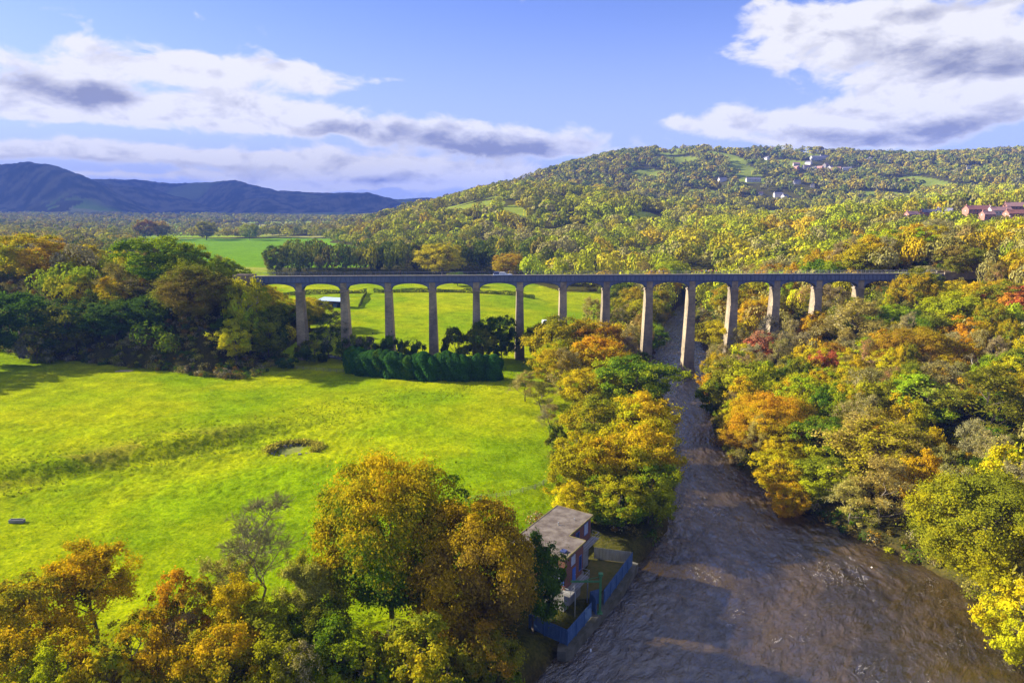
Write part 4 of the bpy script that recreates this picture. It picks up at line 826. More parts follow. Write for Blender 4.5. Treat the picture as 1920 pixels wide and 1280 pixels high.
# label each by its look and by the nearest landmark, then by rank among its lookalikes there
LAND = [(h[1], h[2], h[8]) for h in HEROES if h[8]] + [(-78,249,'the first pier'),(-46,250,'the third pier'),(-98,372,'the blue-roofed shed'),(-30,600,'the dark wood belt'),(-200,600,'the dark wood left of the deck'),(110,256,'the twelfth pier'),(132,257,'the last pier'),(76,254,'the tenth pier'),(35,254,'the seventh pier'),(400,620,'the red-roofed houses'),(150,300,'the aqueduct end'),(80,420,'the river bend upstream'),(0,700,'the sixth arch'),(200,560,'the twelfth arch'),(300,420,'the grey-roofed hut')]
def describe(t):
    x, y = t[0], t[1]; b = min(LAND, key=lambda q: math.hypot((x - q[0]) * 1.0, (y - q[1]) * .8))
    dx, dy = x - b[0], y - b[1]
    if abs(dy) > abs(dx) * .9: rel = 'behind' if dy > 0 else 'in front of'
    else: rel = 'right of' if dx > 0 else 'left of'
    return ('tall ' if t[2] > 13.2 else '') + COLOURWORD[t[5]] + ' ' + KINDWORD[t[4]], rel + ' ' + b[2]
seen = {}
for t in picked:
    t.append(describe(t)); seen.setdefault(t[-1], []).append(t)
RANK = [['nearer', 'farther'], ['nearest', 'middle', 'farthest'], ['nearest', 'second nearest', 'second farthest', 'farthest'], ['nearest', 'second nearest', 'middle', 'second farthest', 'farthest']]
WORD = ['two', 'three', 'four', 'five', 'six', 'seven', 'eight', 'nine', 'ten']
for key, ts in seen.items():
    ts.sort(key=lambda t: math.hypot(t[0], t[1])); n = len(ts)
    for q, t in enumerate(ts):
        if n == 1: lab = key[0] + ' ' + key[1]
        elif n <= 5: lab = RANK[n - 2][q] + ' ' + key[0] + ' of ' + WORD[n - 2] + ' ' + key[1]
        else: lab = key[0] + ' number'
        g = 'trees on the wooded embankment' if t[0] < -90 else 'trees on the right river bank' if t[1] < 262 else 'trees beyond the aqueduct'
        if n > 5: lab = 'one of the ' + key[0] + 's ' + key[1]; g = key[0] + 's ' + key[1]
        if len(lab.split()) > 16: lab = lab.replace('tall ', '')
        while len(lab.split()) > 16: lab = lab.replace(' twiggy', '', 1) if ' twiggy' in lab else ' '.join(lab.split()[:16])
        tree(t[4], t[0], t[1], t[2], t[3], t[5], t[6], lab, g, z=t[7])

def blob_trees(idx, name, label):
    """the rest of the woods as one mass of leaf sprays"""
    Vs, Cs = [], []; r = np.random.default_rng(3); pr = random.Random(4)
    for lod, (d0, d1, nq, nl) in enumerate([(0, 420, 620, 11), (420, 800, 340, 9), (800, 1400, 170, 7), (1400, 4000, 80, 6)]):
        ii = [i for i in idx if d0 <= dist[i] < d1]
        if not ii: continue
        tpl = []
        for k in range(10):
            d = unit(r.normal(0, 1, (nl, 3)) * np.array([1, 1, .6])); d[0] = (0, 0, 1); K = d * np.array([.46, .46, .20]) + np.array([0, 0, .62]); cs = r.uniform(.30, .46, nl)
            a = r.integers(0, nl, nq); nn = unit(r.normal(0, 1, (nq, 3)) + d[a] * .7 + np.array([0, 0, .35]))
            C = K[a] + nn * (np.array([1, 1, .72]) * (cs[a] * r.uniform(.80, 1.06, nq))[:, None])
            sz = .95 / math.sqrt(nq) * 1.30
            q, _ = quads(r, C, nn, sz, aspect=1.35, jit=.28); q[:, 2] = np.maximum(q[:, 2], .02); tpl.append(q)
        for i in ii:
            k, ca, cb = regional(float(P0[i, 0]), float(P0[i, 1]), pr); q = tpl[pr.randrange(10)]
            a = pr.uniform(0, 6.28); ca_, sa = math.cos(a), math.sin(a); w = wid[i] * .5 * 1.12
            V = np.stack([(q[:, 0] * ca_ - q[:, 1] * sa) * w + P0[i, 0], (q[:, 0] * sa + q[:, 1] * ca_) * w + P0[i, 1], q[:, 2] * hgt[i] + PZ[i] - .3], 1)
            A = np.array(PAL[ca]); B = np.array(PAL[cb]); m = np.clip(r.normal(pr.uniform(.1, .7), .22, (nq, 1)), 0, 1)
            mean = np.array((.24, .235, .03)) if P0[i, 1] > 1250 else np.array((.34, .32, .015)); kf = .5 if P0[i, 1] > 900 else .05 if (P0[i, 1] < 645 and P0[i, 0] < .05 * P0[i, 1]) else .28
            if k == 'twiggy': A = A * .7; B = B * .7
            c = ((A * (1 - m) + B * m) * (1 - kf) + mean * kf) * r.uniform(.78, 1.22, (nq, 1)) * pr.uniform(.80, 1.2)
            Vs.append(V); Cs.append(np.repeat(c, 4, 0))
    V = np.concatenate(Vs); C = np.concatenate(Cs)
    o = link(bpy.data.objects.new(name, np_mesh(name, V, np.arange(len(V)).reshape(-1, 4), TINT, cols={'Col': C})))
    return tag(o, label, 'wood', kind='stuff')
rest = np.where(~isn)[0]
blob_trees([i for i in rest], 'distant_woods', 'autumn woods covering the slopes and hedgerows beyond the single trees')

def undergrowth():
    r = np.random.default_rng(8); n = 6400
    y = r.uniform(62, 420, n) ; x = np.where(r.uniform(0, 1, n) < .72, bankR(y) + 2 + r.uniform(0, 1, n) ** 1.3 * 95, bankL(y) - 2 - r.uniform(0, 1, n) * 24)
    emb = r.uniform(0, 1, n) < .34; x = np.where(emb, r.uniform(-330, -84, n), x); y = np.where(emb, crest_y(x) - r.uniform(-6, 31, n), y)
    x = np.concatenate([x, r.uniform(-197, 12, 420)]); y = np.concatenate([y, r.uniform(550, 562, 420)])
    ok = ~((x > 0) & (x < 26) & (y > 84) & (y < 118)) & (np.hypot(x - 11, y - 100) > 17)
    x, y = x[ok], y[ok]; z = terrain(x, y); h = r.uniform(.7, 2.6, len(x)) * np.where(y > 500, 2.6, 1.0); w = h * r.uniform(.9, 1.5, len(x))
    nq = 110; N = unit(r.normal(0, 1, (len(x), nq, 3)) + np.array([0, 0, .6])); rad = r.uniform(.6, 1.1, (len(x), nq, 1))
    C = np.stack([x, y, z + h * .42], 1)[:, None] + N * rad * np.stack([w * .6, w * .6, h * .55], 1)[:, None]
    V, F = quads(r, C.reshape(-1, 3), N.reshape(-1, 3), .20, jit=.5)
    names = ['olive', 'brown', 'dgreen', 'straw', 'rust', 'green', 'beige', 'ygreen']
    c = np.array([PAL[k] for k in names])[r.integers(0, 8, len(x))] * .8; c = np.where((y > 500)[:, None], np.array([.10, .11, .015]), c)
    c = np.repeat(np.repeat(c, nq, 0) * r.uniform(.6, 1.35, (len(x) * nq, 1)), 4, 0)
    o = link(bpy.data.objects.new('undergrowth', np_mesh('undergrowth', V, F, TINT, cols={'Col': c})))
    tag(o, 'brambles and low scrub under the trees', 'undergrowth', kind='stuff')
undergrowth()

def tussocks():
    """rough grass tufts in the near meadow"""
    r = np.random.default_rng(12); n = 52000
    y = 78 + 175 * r.uniform(0, 1, n) ** .8; x = r.uniform(-.86, 1, n) * y; x = np.where(x > bankL(y) - 3, -r.uniform(0, .8, n) * y, x)
    dens = fbm(x / 8, y / 6, 301, 3); s = (x + 107) * -.65 + (y - 134) * .76
    kp = (dens > .40) & (~wood(x, y)) & (np.hypot(x - 11, y - 100) > 18); x, y, s = x[kp], y[kp], s[kp]; z = terrain(x, y)
    t = fbm(x / 1.35, y / 1.2, 31, 3); t2 = fbm(x / 6.5, y / 5, 41, 3); z = z + (t - .45) * .24 + (t2 - .5) * .26
    m = len(x); h = r.uniform(.04, .14, m) * np.where(np.abs(s) < 11, 1.7, 1.0); a = r.uniform(0, 6.28, (m, 3)); vs = []
    base = np.stack([x, y, z - .05], 1)
    for k in range(3):
        d = np.stack([np.cos(a[:, k]), np.sin(a[:, k]), np.zeros(m)], 1); e = np.stack([-d[:, 1], d[:, 0], np.zeros(m)], 1); hw = (h * .8)[:, None]
        top = base + d * hw * .5 + np.array([0, 0, 1.]) * h[:, None]
        vs += [base - e * hw, base + e * hw, top + e * hw * .6, top - e * hw * .6]
    V = np.stack(vs, 1).reshape(-1, 3); F = np.arange(len(V)).reshape(-1, 4)
    c = np.where((r.uniform(0, 1, m) < .16)[:, None], np.array([[.36, .30, .05]]), np.array([[.25, .33, .004]])) * r.uniform(.7, 1.25, (m, 1))
    o = link(bpy.data.objects.new('grass_tufts', np_mesh('grass_tufts', V, F, TINT, cols={'Col': np.repeat(c, 12, 0)})))
    tag(o, 'rough grass tufts across the near meadow', 'grass', kind='stuff')
tussocks()

# ------------------------------------------------------------------ aqueduct
IRON = worn('blue_grey_iron', (.095, .12, .215), (.135, .155, .24), .35, .6, stretch=(1, 1, .35), bump=.01)
IRON_D = worn('dark_iron', (.055, .07, .13), (.08, .095, .15), .5, .6)
STONE = worn('sandstone', (.43, .345, .22), (.22, .18, .125), .16, .9, stretch=(1, 1, .55), bump=.05)
STONE_P = worn('pale_sandstone', (.42, .34, .24), (.25, .20, .15), .4, .9, bump=.05)
PATH = worn('towpath', (.20, .17, .14), (.27, .24, .20), .6, .9)
def stone_courses(m):
    """mortar joints of coursed masonry"""
    t = NT(m.node_tree); b = [n for n in t.n if n.type == 'BSDF_PRINCIPLED'][0]
    br = t.node('ShaderNodeTexBrick'); br.inputs['Scale'].default_value = 1.0
    br.inputs['Brick Width'].default_value = 1.1; br.inputs['Row Height'].default_value = .48; br.inputs['Mortar Size'].default_value = .03
    br.inputs['Color1'].default_value = (1.05, 1.0, .95, 1); br.inputs['Color2'].default_value = (.72, .72, .74, 1); br.inputs['Mortar'].default_value = (.55, .52, .5, 1)
    x, y, z = t.sep(t.node('ShaderNodeTexCoord').outputs['Object'])
    t.l.new(t.xyz(t.math('ADD', x, y), z, 0.0), br.inputs['Vector'])
    old = b.inputs['Base Color'].links[0].from_socket
    t.l.new(t.mix(1.0, old, br.outputs[0], 'MULTIPLY'), b.inputs['Base Color'])
stone_courses(STONE); stone_courses(STONE_P)
DECK_Z = 38.0; PITCH_X = 16.2; HALF = 1.9
aq = empty('aqueduct', (67.6, AY0 + 67.6 * ASL + HALF, 0), math.atan(ASL))
tag(aq, 'long iron trough aqueduct on tall tapering stone piers crossing the valley', 'aqueduct')
PX = [(k - 9) * PITCH_X for k in range(14)]                          # piers in the aqueduct's own x
XS, XE = PX[0] - PITCH_X, PX[-1] + 1.95 * PITCH_X
TR0, TR1 = DECK_Z - 2.25, DECK_Z
for k, x in enumerate(PX):
    wx_, wy_ = aq.location.x + x, aq.location.y + x * ASL
    g = min(tz(wx_, wy_ - 3), tz(wx_, wy_ + 3)) - 1.5
    if k in (8, 9): g = -2.0
    zt = 32.3; f = (zt - g) / 34.0
    m = MB(); m.taper(x, 0, g, zt, 1.22 + .72 * f, 2.05 + 1.0 * f, 1.22, 2.05)
    p = m.build('pier', STONE, aq)
    m = MB(); m.box(x - 1.42, -2.3, zt + .003, x + 1.42, 2.3, zt + .45); m.taper(x, 0, zt + .453, TR0 - .004, 1.15, 1.75, 1.12, 1.72); m.build('pier_cap', STONE_P, p)
    if k in (8, 9):
        m = MB(); m.prism([(x - 2.35, -3.2), (x, -4.9), (x + 2.35, -3.2), (x + 2.35, 3.2), (x, 4.9), (x - 2.35, 3.2)], -2.2, 1.7)
        m.prism([(x - 2.2, -3.1), (x, -4.6), (x + 2.2, -3.1), (x + 2.2, 3.1), (x, 4.6), (x - 2.2, 3.1)], 1.703, 2.2); m.build('cutwater', STONE_P, p)
ends = [XS] + PX + [PX[-1] + PITCH_X, XE]
for a, b in zip(ends[:-1], ends[1:]):
    x0, x1 = a + 1.16, b - 1.16; m = MB(); n = 20; zs = 33.25; zc = TR0 - .12
    xs = [x0 + (x1 - x0) * i / n for i in range(n + 1)]
    arc = [zs + (zc - zs) * math.sqrt(max(0, 1 - ((2 * i / n - 1) ** 2))) ** .9 for i in range(n + 1)]
    for (y0, y1) in ((-1.75, -1.55), (1.55, 1.75)):
        for i in range(n):
            m.add([(xs[i], y0, arc[i]), (xs[i+1], y0, arc[i+1]), (xs[i+1], y0, TR0 - .004), (xs[i], y0, TR0 - .004),
                   (xs[i], y1, arc[i]), (xs[i+1], y1, arc[i+1]), (xs[i+1], y1, TR0 - .004), (xs[i], y1, TR0 - .004)], [(0,1,2,3), (7,6,5,4), (4,5,1,0), (3,2,6,7)])
    sp = m.build('spandrel_arch', IRON, aq)
    m = MB()
    for (y0, y1) in ((-1.92, -1.50), (-.75, -.45), (.45, .75), (1.50, 1.92)):
        for i in range(n):
            m.add([(xs[i], y0, arc[i] - .28), (xs[i+1], y0, arc[i+1] - .28), (xs[i+1], y1, arc[i+1] - .28), (xs[i], y1, arc[i] - .28),
                   (xs[i], y0, arc[i] - .003), (xs[i+1], y0, arc[i+1] - .003), (xs[i+1], y1, arc[i+1] - .003), (xs[i], y1, arc[i] - .003)], [(3,2,1,0), (4,5,6,7), (0,1,5,4), (2,3,7,6)])
    m.build('arch_rib', IRON_D, sp)
for s0, s1 in zip(ends[:-1], ends[1:]):                              # one cast section of trough per arch
    m = MB(); e = .0015
    m.box(s0 + e, -1.85, TR0, s1 - e, 1.85, TR0 + .2); m.box(s0 + e, -1.85, TR0 + .203, s1 - e, -1.70, TR1); m.box(s0 + e, 1.70, TR0 + .203, s1 - e, 1.85, TR1)
    tr = m.build('trough_section', IRON, aq)
    m = MB(); m.box(s0 + e, -2.02, TR1 - .19, s1 - e, -1.853, TR1 + .04); m.box(s0 + e, -2.06, TR0 - .10, s1 - e, -1.853, TR0 + .10)
    mid = (s0 + s1) / 2
    for q in range(10):                                              # flanges between the cast plates fan out over the arch
        x = s0 + (q + .5) * PITCH_X / 10; t = (x - mid) * .055
        m.add([(x - .07 - t, -1.99, TR0 + .103), (x + .07 - t, -1.99, TR0 + .103), (x + .07 - t, -1.852, TR0 + .103), (x - .07 - t, -1.852, TR0 + .103),
               (x - .07 + t * .3, -1.99, TR1 - .193), (x + .07 + t * .3, -1.99, TR1 - .193), (x + .07 + t * .3, -1.852, TR1 - .193), (x - .07 + t * .3, -1.852, TR1 - .193)],
              [(3,2,1,0), (4,5,6,7), (0,1,5,4), (1,2,6,5), (2,3,7,6), (3,0,4,7)])
    m.build('trough_rim', IRON_D, tr)
WATER2, t, out = material('canal_water'); pbr(t, out, (.05, .05, .035), .08, .6)
m = MB(); m.box(XS, -1.69, TR0 + .21, XE, .35, TR1 - .28); m.build('canal', WATER2, aq)
m = MB(); m.box(XS, .36, TR1 - .16, XE, 1.98, TR1 + .05); m.build('towpath', PATH, aq)
RAIL = worn('railing_paint', (.30, .31, .33), (.22, .22, .24), .5, .5, metal=.2)
m = MB(); x = XS
while x < XE: m.box(x - .03, 1.87, TR1 + .052, x + .03, 1.93, TR1 + 1.2); x += 1.62
x = XS
while x < XE: m.box(x - .012, 1.885, TR1 + .15, x + .012, 1.91, TR1 + 1.12); x += .27
m.box(XS, 1.86, TR1 + 1.203, XE, 1.94, TR1 + 1.27); m.build('railing', RAIL, aq)
for s, x0, x1 in ((-1, XS - 7, XS), (1, XE, XE + 22)):              # stone abutments where the trough meets the banks
    m = MB(); m.box(x0, -2.4, 18, x1, 2.4, TR1 - .02); m.box(x0, -2.55, TR1 - .017, x1, -2.0, TR1 + .75); m.box(x0, 2.0, TR1 - .017, x1, 2.55, TR1 + .75); m.build('abutment', STONE, aq)
def on_deck(x, y, z=0): return aq.matrix_basis @ Vector((x, y, DECK_Z + z))
bpy.context.view_layer.update()

# a white cruiser on the canal
WHITE = worn('white_paint', (.78, .79, .80), (.66, .67, .69), .6, .4, spec=.5)
NAVY = worn('navy_paint', (.03, .045, .12), (.05, .06, .14), .6, .4, spec=.5)
GLASS, t, out = material('dark_glass'); pbr(t, out, (.02, .025, .035), .06, .9)
boat = empty('cabin_cruiser', on_deck(-84.5 - 0.0 + 13.2, -.75, -.32), math.atan(ASL))
tag(boat, 'small white and navy cabin cruiser afloat in the trough of the aqueduct', 'boat')
m = MB(); m.prism([(-3.4, -.85), (2.2, -.85), (3.4, -.25), (3.6, 0), (3.4, .25), (2.2, .85), (-3.4, .85)], 0, .85); m.build('hull', WHITE, boat)
m = MB(); m.prism([(-3.42, -.87), (2.2, -.87), (3.42, -.25), (3.63, 0), (3.42, .25), (2.2, .87), (-3.42, .87)], .30, .48); m.build('rubbing_strake', NAVY, boat)
m = MB(); m.add([(-1.2,-.72,.853),(1.9,-.62,.853),(1.9,.62,.853),(-1.2,.72,.853),(-1.1,-.60,1.55),(1.0,-.5,1.5),(1.0,.5,1.5),(-1.1,.60,1.55)],[(3,2,1,0),(4,5,6,7),(0,1,5,4),(1,2,6,5),(2,3,7,6),(3,0,4,7)]); cb = m.build('cabin', WHITE, boat)
m = MB(); m.add([(-.9,-.70,1.08),(1.1,-.635,1.08),(.8,-.585,1.36),(-.85,-.655,1.36)],[(0,1,2,3)]); m.build('window', GLASS, cb)
m = MB(); m.add([(1.72,-.5,1.0),(1.72,.5,1.0),(1.2,.42,1.42),(1.2,-.42,1.42)],[(0,1,2,3)]); m.build('windscreen', GLASS, cb)
m = MB(); m.add([(-3.2,-.8,.86),(-1.25,-.8,.86),(-1.25,.8,.86),(-3.2,.8,.86),(-3.0,-.7,1.6),(-1.25,-.7,1.75),(-1.25,.7,1.75),(-3.0,.7,1.6)],[(3,2,1,0),(4,5,6,7),(0,1,5,4),(1,2,6,5),(2,3,7,6),(3,0,4,7)]); m.build('canopy', NAVY, boat)

# walkers on the towpath
def flat(name, c, rough=.8): return worn(name, c, tuple(v * .75 for v in c), 3, rough)
SKIN = flat('skin', (.45, .28, .2)); HAIR = flat('hair', (.06, .04, .025))
CLOTH = {k: flat(k + '_cloth', c) for k, c in dict(red=(.42,.05,.05), navy=(.03,.04,.10), grey=(.20,.20,.21), black=(.02,.02,.025), blue=(.06,.13,.33), green=(.06,.14,.07), pink=(.5,.2,.25), cream=(.5,.45,.36), orange=(.5,.18,.03), denim=(.08,.12,.22)).items()}
def skinned(name, verts, edges, rad):
    me = bpy.data.meshes.new(name); me.from_pydata(verts, edges, []); o = bpy.data.objects.new(name, me); COL.objects.link(o)
    md = o.modifiers.new('s', 'SKIN'); md.use_smooth_shade = True
    for v, r in zip(me.skin_vertices[0].data, rad): v.radius = r
    me.skin_vertices[0].data[0].use_root = True
    s = o.modifiers.new('d', 'SUBSURF'); s.levels = 1; s.render_levels = 1
    dg = bpy.context.evaluated_depsgraph_get(); out = bpy.data.meshes.new_from_object(o.evaluated_get(dg)); bpy.data.objects.remove(o); out.name = name
    return out
def make_person_meshes(step, arm):
    P = [(0,0,.95),(0,0,1.18),(0,0,1.40),(0,0,1.50),(0,.01,1.60),(0,.01,1.72), (.19,0,1.40),(.25,arm*.12,1.14),(.24,arm*.30+.05,.92),(.24,arm*.34+.07,.84), (-.19,0,1.40),(-.25,-arm*.12,1.14),(-.24,-arm*.2+.05,.92),(-.24,-arm*.22+.07,.84),
         (.10,0,.88),(.11,step*.14,.50),(.11,step*.10-.06,.09),(.11,step*.10+.10,.04), (-.10,0,.88),(-.11,-step*.14,.50),(-.11,-step*.26,.09),(-.11,-step*.26+.15,.04)]
    E = [(0,1),(1,2),(2,3),(3,4),(4,5),(2,6),(6,7),(7,8),(8,9),(2,10),(10,11),(11,12),(12,13),(0,14),(14,15),(15,16),(16,17),(0,18),(18,19),(19,20),(20,21)]
    r = [(.15,.10),(.15,.10),(.15,.10),(.055,.055),(.085,.10),(.07,.08)] + [(.055,.055),(.045,.045),(.036,.036),(.035,.02)] * 2 + [(.085,.085),(.06,.06),(.04,.04),(.045,.03)] * 2
    body = skinned('body', P, E, r)
    jk = [0,1,2,6,7,8,10,11,12]; je = [(0,1),(1,2),(2,3),(3,4),(4,5),(2,6),(6,7),(7,8)]
    jacket = skinned('jacket', [P[i] for i in jk], je, [(.19,.14),(.18,.135),(.18,.13)] + [(.08,.08),(.068,.068),(.058,.058)] * 2)
    tk = [0,14,15,16,18,19,20]; te = [(0,1),(1,2),(2,3),(0,4),(4,5),(5,6)]
    trousers = skinned('trousers', [P[i] for i in tk], te, [(.16,.125)] + [(.105,.105),(.078,.078),(.065,.065)] * 2)
    hair = skinned('hair', [(0,-.02,1.62),(0,-.01,1.70),(0,0,1.76)], [(0,1),(1,2)], [(.09,.10),(.095,.105),(.06,.07)])
    return body, jacket, trousers, hair
PM = [make_person_meshes(.9, .8), make_person_meshes(.15, .3), make_person_meshes(-.7, -.6)]
def with_mat(me, mat):
    c = me.copy(); c.materials.clear(); c.materials.append(mat); return c
WALKERS = [(-.8,'navy','denim'),(52.5,'grey','black'),(54.0,'black','denim'),(55.6,'cream','grey'),(57.1,'navy','black'),(71.9,'red','denim'),(73.4,'blue','black'),(74.6,'pink','navy'),(76.0,'red','black'),(77.5,'orange','denim'),(79.0,'black','grey'),(155.0,'green','denim'),(-41.5,'black','black')]
for k, (wx0, jc, tc) in enumerate(WALKERS):
    x = wx0 - 67.6; bm, jm, tm_, hm = PM[k % 3]
    p = empty('person', on_deck(x, 1.0 + .35 * (k % 2), .05), math.atan(ASL) + (1.57 if k % 3 == 0 else -1.5 if k % 3 == 1 else .4))
    where = {0: 'alone above the fifth pier', 11: 'alone at the far right end', 12: 'alone near the third pier'}.get(k, ('in the group left of the river piers' if k < 5 else 'in the group right of the river'))
    tag(p, 'person in %s jacket and %s trousers %s' % (jc, tc, where), 'person', 'walkers on the towpath')
    link(bpy.data.objects.new('body', with_mat(bm, SKIN)), p); link(bpy.data.objects.new('jacket', with_mat(jm, CLOTH[jc])), p)
    link(bpy.data.objects.new('trousers', with_mat(tm_, CLOTH[tc])), p); link(bpy.data.objects.new('hair', with_mat(hm, HAIR)), p)

# ------------------------------------------------------------------ pump house by the river
def brick_mat():
    m, t, out = material('red_brick'); br = t.node('ShaderNodeTexBrick')
    br.inputs['Scale'].default_value = 1; br.inputs['Brick Width'].default_value = .23; br.inputs['Row Height'].default_value = .078; br.inputs['Mortar Size'].default_value = .010
    br.inputs['Color1'].default_value = (.21, .06, .032, 1); br.inputs['Color2'].default_value = (.135, .045, .03, 1); br.inputs['Mortar'].default_value = (.17, .135, .11, 1)
    tc = t.node('ShaderNodeTexCoord').outputs['Object']; x, y, z = t.sep(tc); t.l.new(t.xyz(t.math('ADD', x, y), z, 0.0), br.inputs['Vector'])
    st = t.noise(tc, .5, 5, .6); pbr(t, out, t.mix(t.ramp(st, .4, .7), br.outputs[0], t.mix(.5, br.outputs[0], (.13, .06, .045))), .9, .15); return m
BRICK = brick_mat()
ROOF = worn('mossy_felt', (.10, .075, .058), (.20, .165, .13), .55, .95, detail=8, bump=.03); MOSS = worn('roof_edge_moss', (.16, .14, .03), (.25, .19, .10), 1.5, .95)
CONC = worn('concrete', (.27, .255, .23), (.17, .16, .14), .5, .9, bump=.02); BLUEP = worn('blue_paint', (.045, .11, .36), (.07, .15, .40), 1.0, .55)
STEEL = worn('galvanised_steel', (.42, .43, .44), (.32, .33, .34), 2, .45, metal=.5); WFRAME = worn('window_paint', (.40, .43, .48), (.30, .33, .38), 2, .5)
FENCE = worn('blue_palisade', (.05, .105, .22), (.08, .14, .26), .8, .6, stretch=(4, 4, .5)); GREENP = worn('green_paint', (.05, .17, .06), (.09, .22, .08), 1.5, .55)
GREYF = worn('grey_palisade', (.16, .17, .18), (.24, .25, .26), .8, .6, stretch=(4, 4, .5))
HA = math.atan2(-.53, .848)                                            # house local x = towards the river, local y = upstream
house = empty('pump_house', (8.1, 95.4, 0), HA)
tag(house, 'flat roofed red brick pump house with blue doors beside the river', 'building')
Lp = [(-9.5, 0), (0, 0), (0, 6.2), (-3, 6.2), (-3, 15.3), (-9.5, 15.3)]
def inset(poly, d): return [(x + (d if x < -9 else -d), y + (d if y < .1 else -d)) for x, y in poly]
m = MB(); m.prism(Lp, 5.55, 10.72); wall = m.build('wall', BRICK, house)
m = MB(); m.prism(inset(Lp, .22), -1.2, 5.22); m.build('basement', CONC, house)
m = MB(); m.prism(inset(Lp, -.16), 5.223, 5.547); m.build('floor_slab', CONC, house)
m = MB(); m.prism(inset(Lp, -.34), 10.723, 11.0); roof = m.build('roof', ROOF, house)
m = MB()
q = inset(Lp, -.36)
for (a, b) in zip(q, q[1:] + q[:1]):
    d = Vector((b[0] - a[0], b[1] - a[1])).normalized() * .12; n_ = Vector((-d.y, d.x))
    m.add([(a[0], a[1], 10.80), (b[0], b[1], 10.80), (b[0] + n_.x, b[1] + n_.y, 10.80), (a[0] + n_.x, a[1] + n_.y, 10.80), (a[0], a[1], 11.07), (b[0], b[1], 11.07), (b[0] + n_.x, b[1] + n_.y, 11.07), (a[0] + n_.x, a[1] + n_.y, 11.07)],
          [(3,2,1,0), (4,5,6,7), (0,1,5,4), (1,2,6,5), (2,3,7,6), (3,0,4,7)])
m.build('roof_edge', MOSS, roof)
m = MB(); m.box(-1.5, 1.0, 11.003, -.6, 1.9, 11.25); m.build('roof_hatch', NAVY, roof)
m = MB(); m.bar((-6, 9, 11), (-6, 9, 11.5), .11); m.bar((-4.5, 12, 11), (-4.5, 12, 11.4), .08); m.build('vent_pipe', STEEL, roof)
def opening(name, axis, c, z0, z1, w, at_, mat, glass=True):
    """window or door standing 4 cm proud; axis 'x' = on a wall facing +x, 'y' = on a wall facing -y"""
    f = MB(); g = MB()
    def bx(o, u0, u1, za, zb, d0, d1):
        if axis == 'x': o.box(at_ + d0, u0, za, at_ + d1, u1, zb)
        else: o.box(u0, at_ - d1, za, u1, at_ - d0, zb)
    if name == 'window':
        bx(f, c - w/2, c - w/2 + .09, z0, z1, .003, .06); bx(f, c + w/2 - .09, c + w/2, z0, z1, .003, .06); bx(f, c - w/2 + .092, c + w/2 - .092, z0, z0 + .09, .003, .06); bx(f, c - w/2 + .092, c + w/2 - .092, z1 - .09, z1, .003, .06)
        bx(f, c - .03, c + .03, z0 + .092, z1 - .092, .003, .05)
        o = f.build('window', mat, wall); bx(g, c - w/2 + .092, c - .032, z0 + .092, z1 - .092, .003, .025); bx(g, c + .032, c + w/2 - .092, z0 + .092, z1 - .092, .003, .025); g.build('pane', GLASS if glass else WFRAME, o)
    else:
        bx(f, c - w/2, c + w/2, z0, z1, .003, .07); o = f.build('door', mat, wall); bx(g, c + w/2 - .2, c + w/2 - .1, z0 + .95, z0 + 1.1, .072, .13); g.build('handle', STEEL, o)
opening('window', 'x', 2.7, 8.55, 10.1, 1.4, 0, WFRAME, False); opening('door', 'x', 3.0, 5.56, 7.9, 1.1, 0, BLUEP); opening('window', 'x', 5.2, 6.4, 9.0, .9, 0, BLUEP)
opening('window', 'y', -1.7, 6.3, 8.9, 1.5, 0, WFRAME); opening('window', 'y', -.45, 6.3, 8.9, .6, 0, BLUEP)
opening('window', 'x', 13.4, 8.2, 10.3, 1.5, -3, BLUEP, False); opening('window', 'x', 10.2, 8.4, 10.0, 1.3, -3, BLUEP); opening('window', 'x', 8.2, 6.0, 7.5, 1.5, -3, WFRAME, False); opening('door', 'x', 6.9, 5.56, 7.9, .9, -3, BLUEP)
def balcony(x0, y0, x1, y1, z, name='balcony'):
    m = MB(); m.box(x0, y0, z - .18, x1, y1, z); o = m.build(name, CONC, house); r = MB()
    cs = [(x0, y0), (x1, y0), (x1, y1), (x0, y1)]
    for a, b in zip(cs[:3], cs[1:]):
        n = max(1, int(math.hypot(b[0]-a[0], b[1]-a[1]) / 1.3))
        for k in range(n + 1): r.bar((a[0] + (b[0]-a[0]) * k / n, a[1] + (b[1]-a[1]) * k / n, z), (a[0] + (b[0]-a[0]) * k / n, a[1] + (b[1]-a[1]) * k / n, z + 1.1), .035)
        for h in (.55, 1.1): r.bar((*a, z + h), (*b, z + h), .035)
    r.build('railing', STEEL, o)
balcony(.17, -1.1, 1.5, 5.6, 5.545); balcony(-2.83, 6.6, -1.5, 15.6, 7.0)
m = MB(); m.bar((1.3, 5.4, .6), (1.3, 5.4, 5.36), .09); m.bar((1.3, 1.0, .6), (1.3, 1.0, 5.36), .09); m.build('balcony_post', STEEL, house)

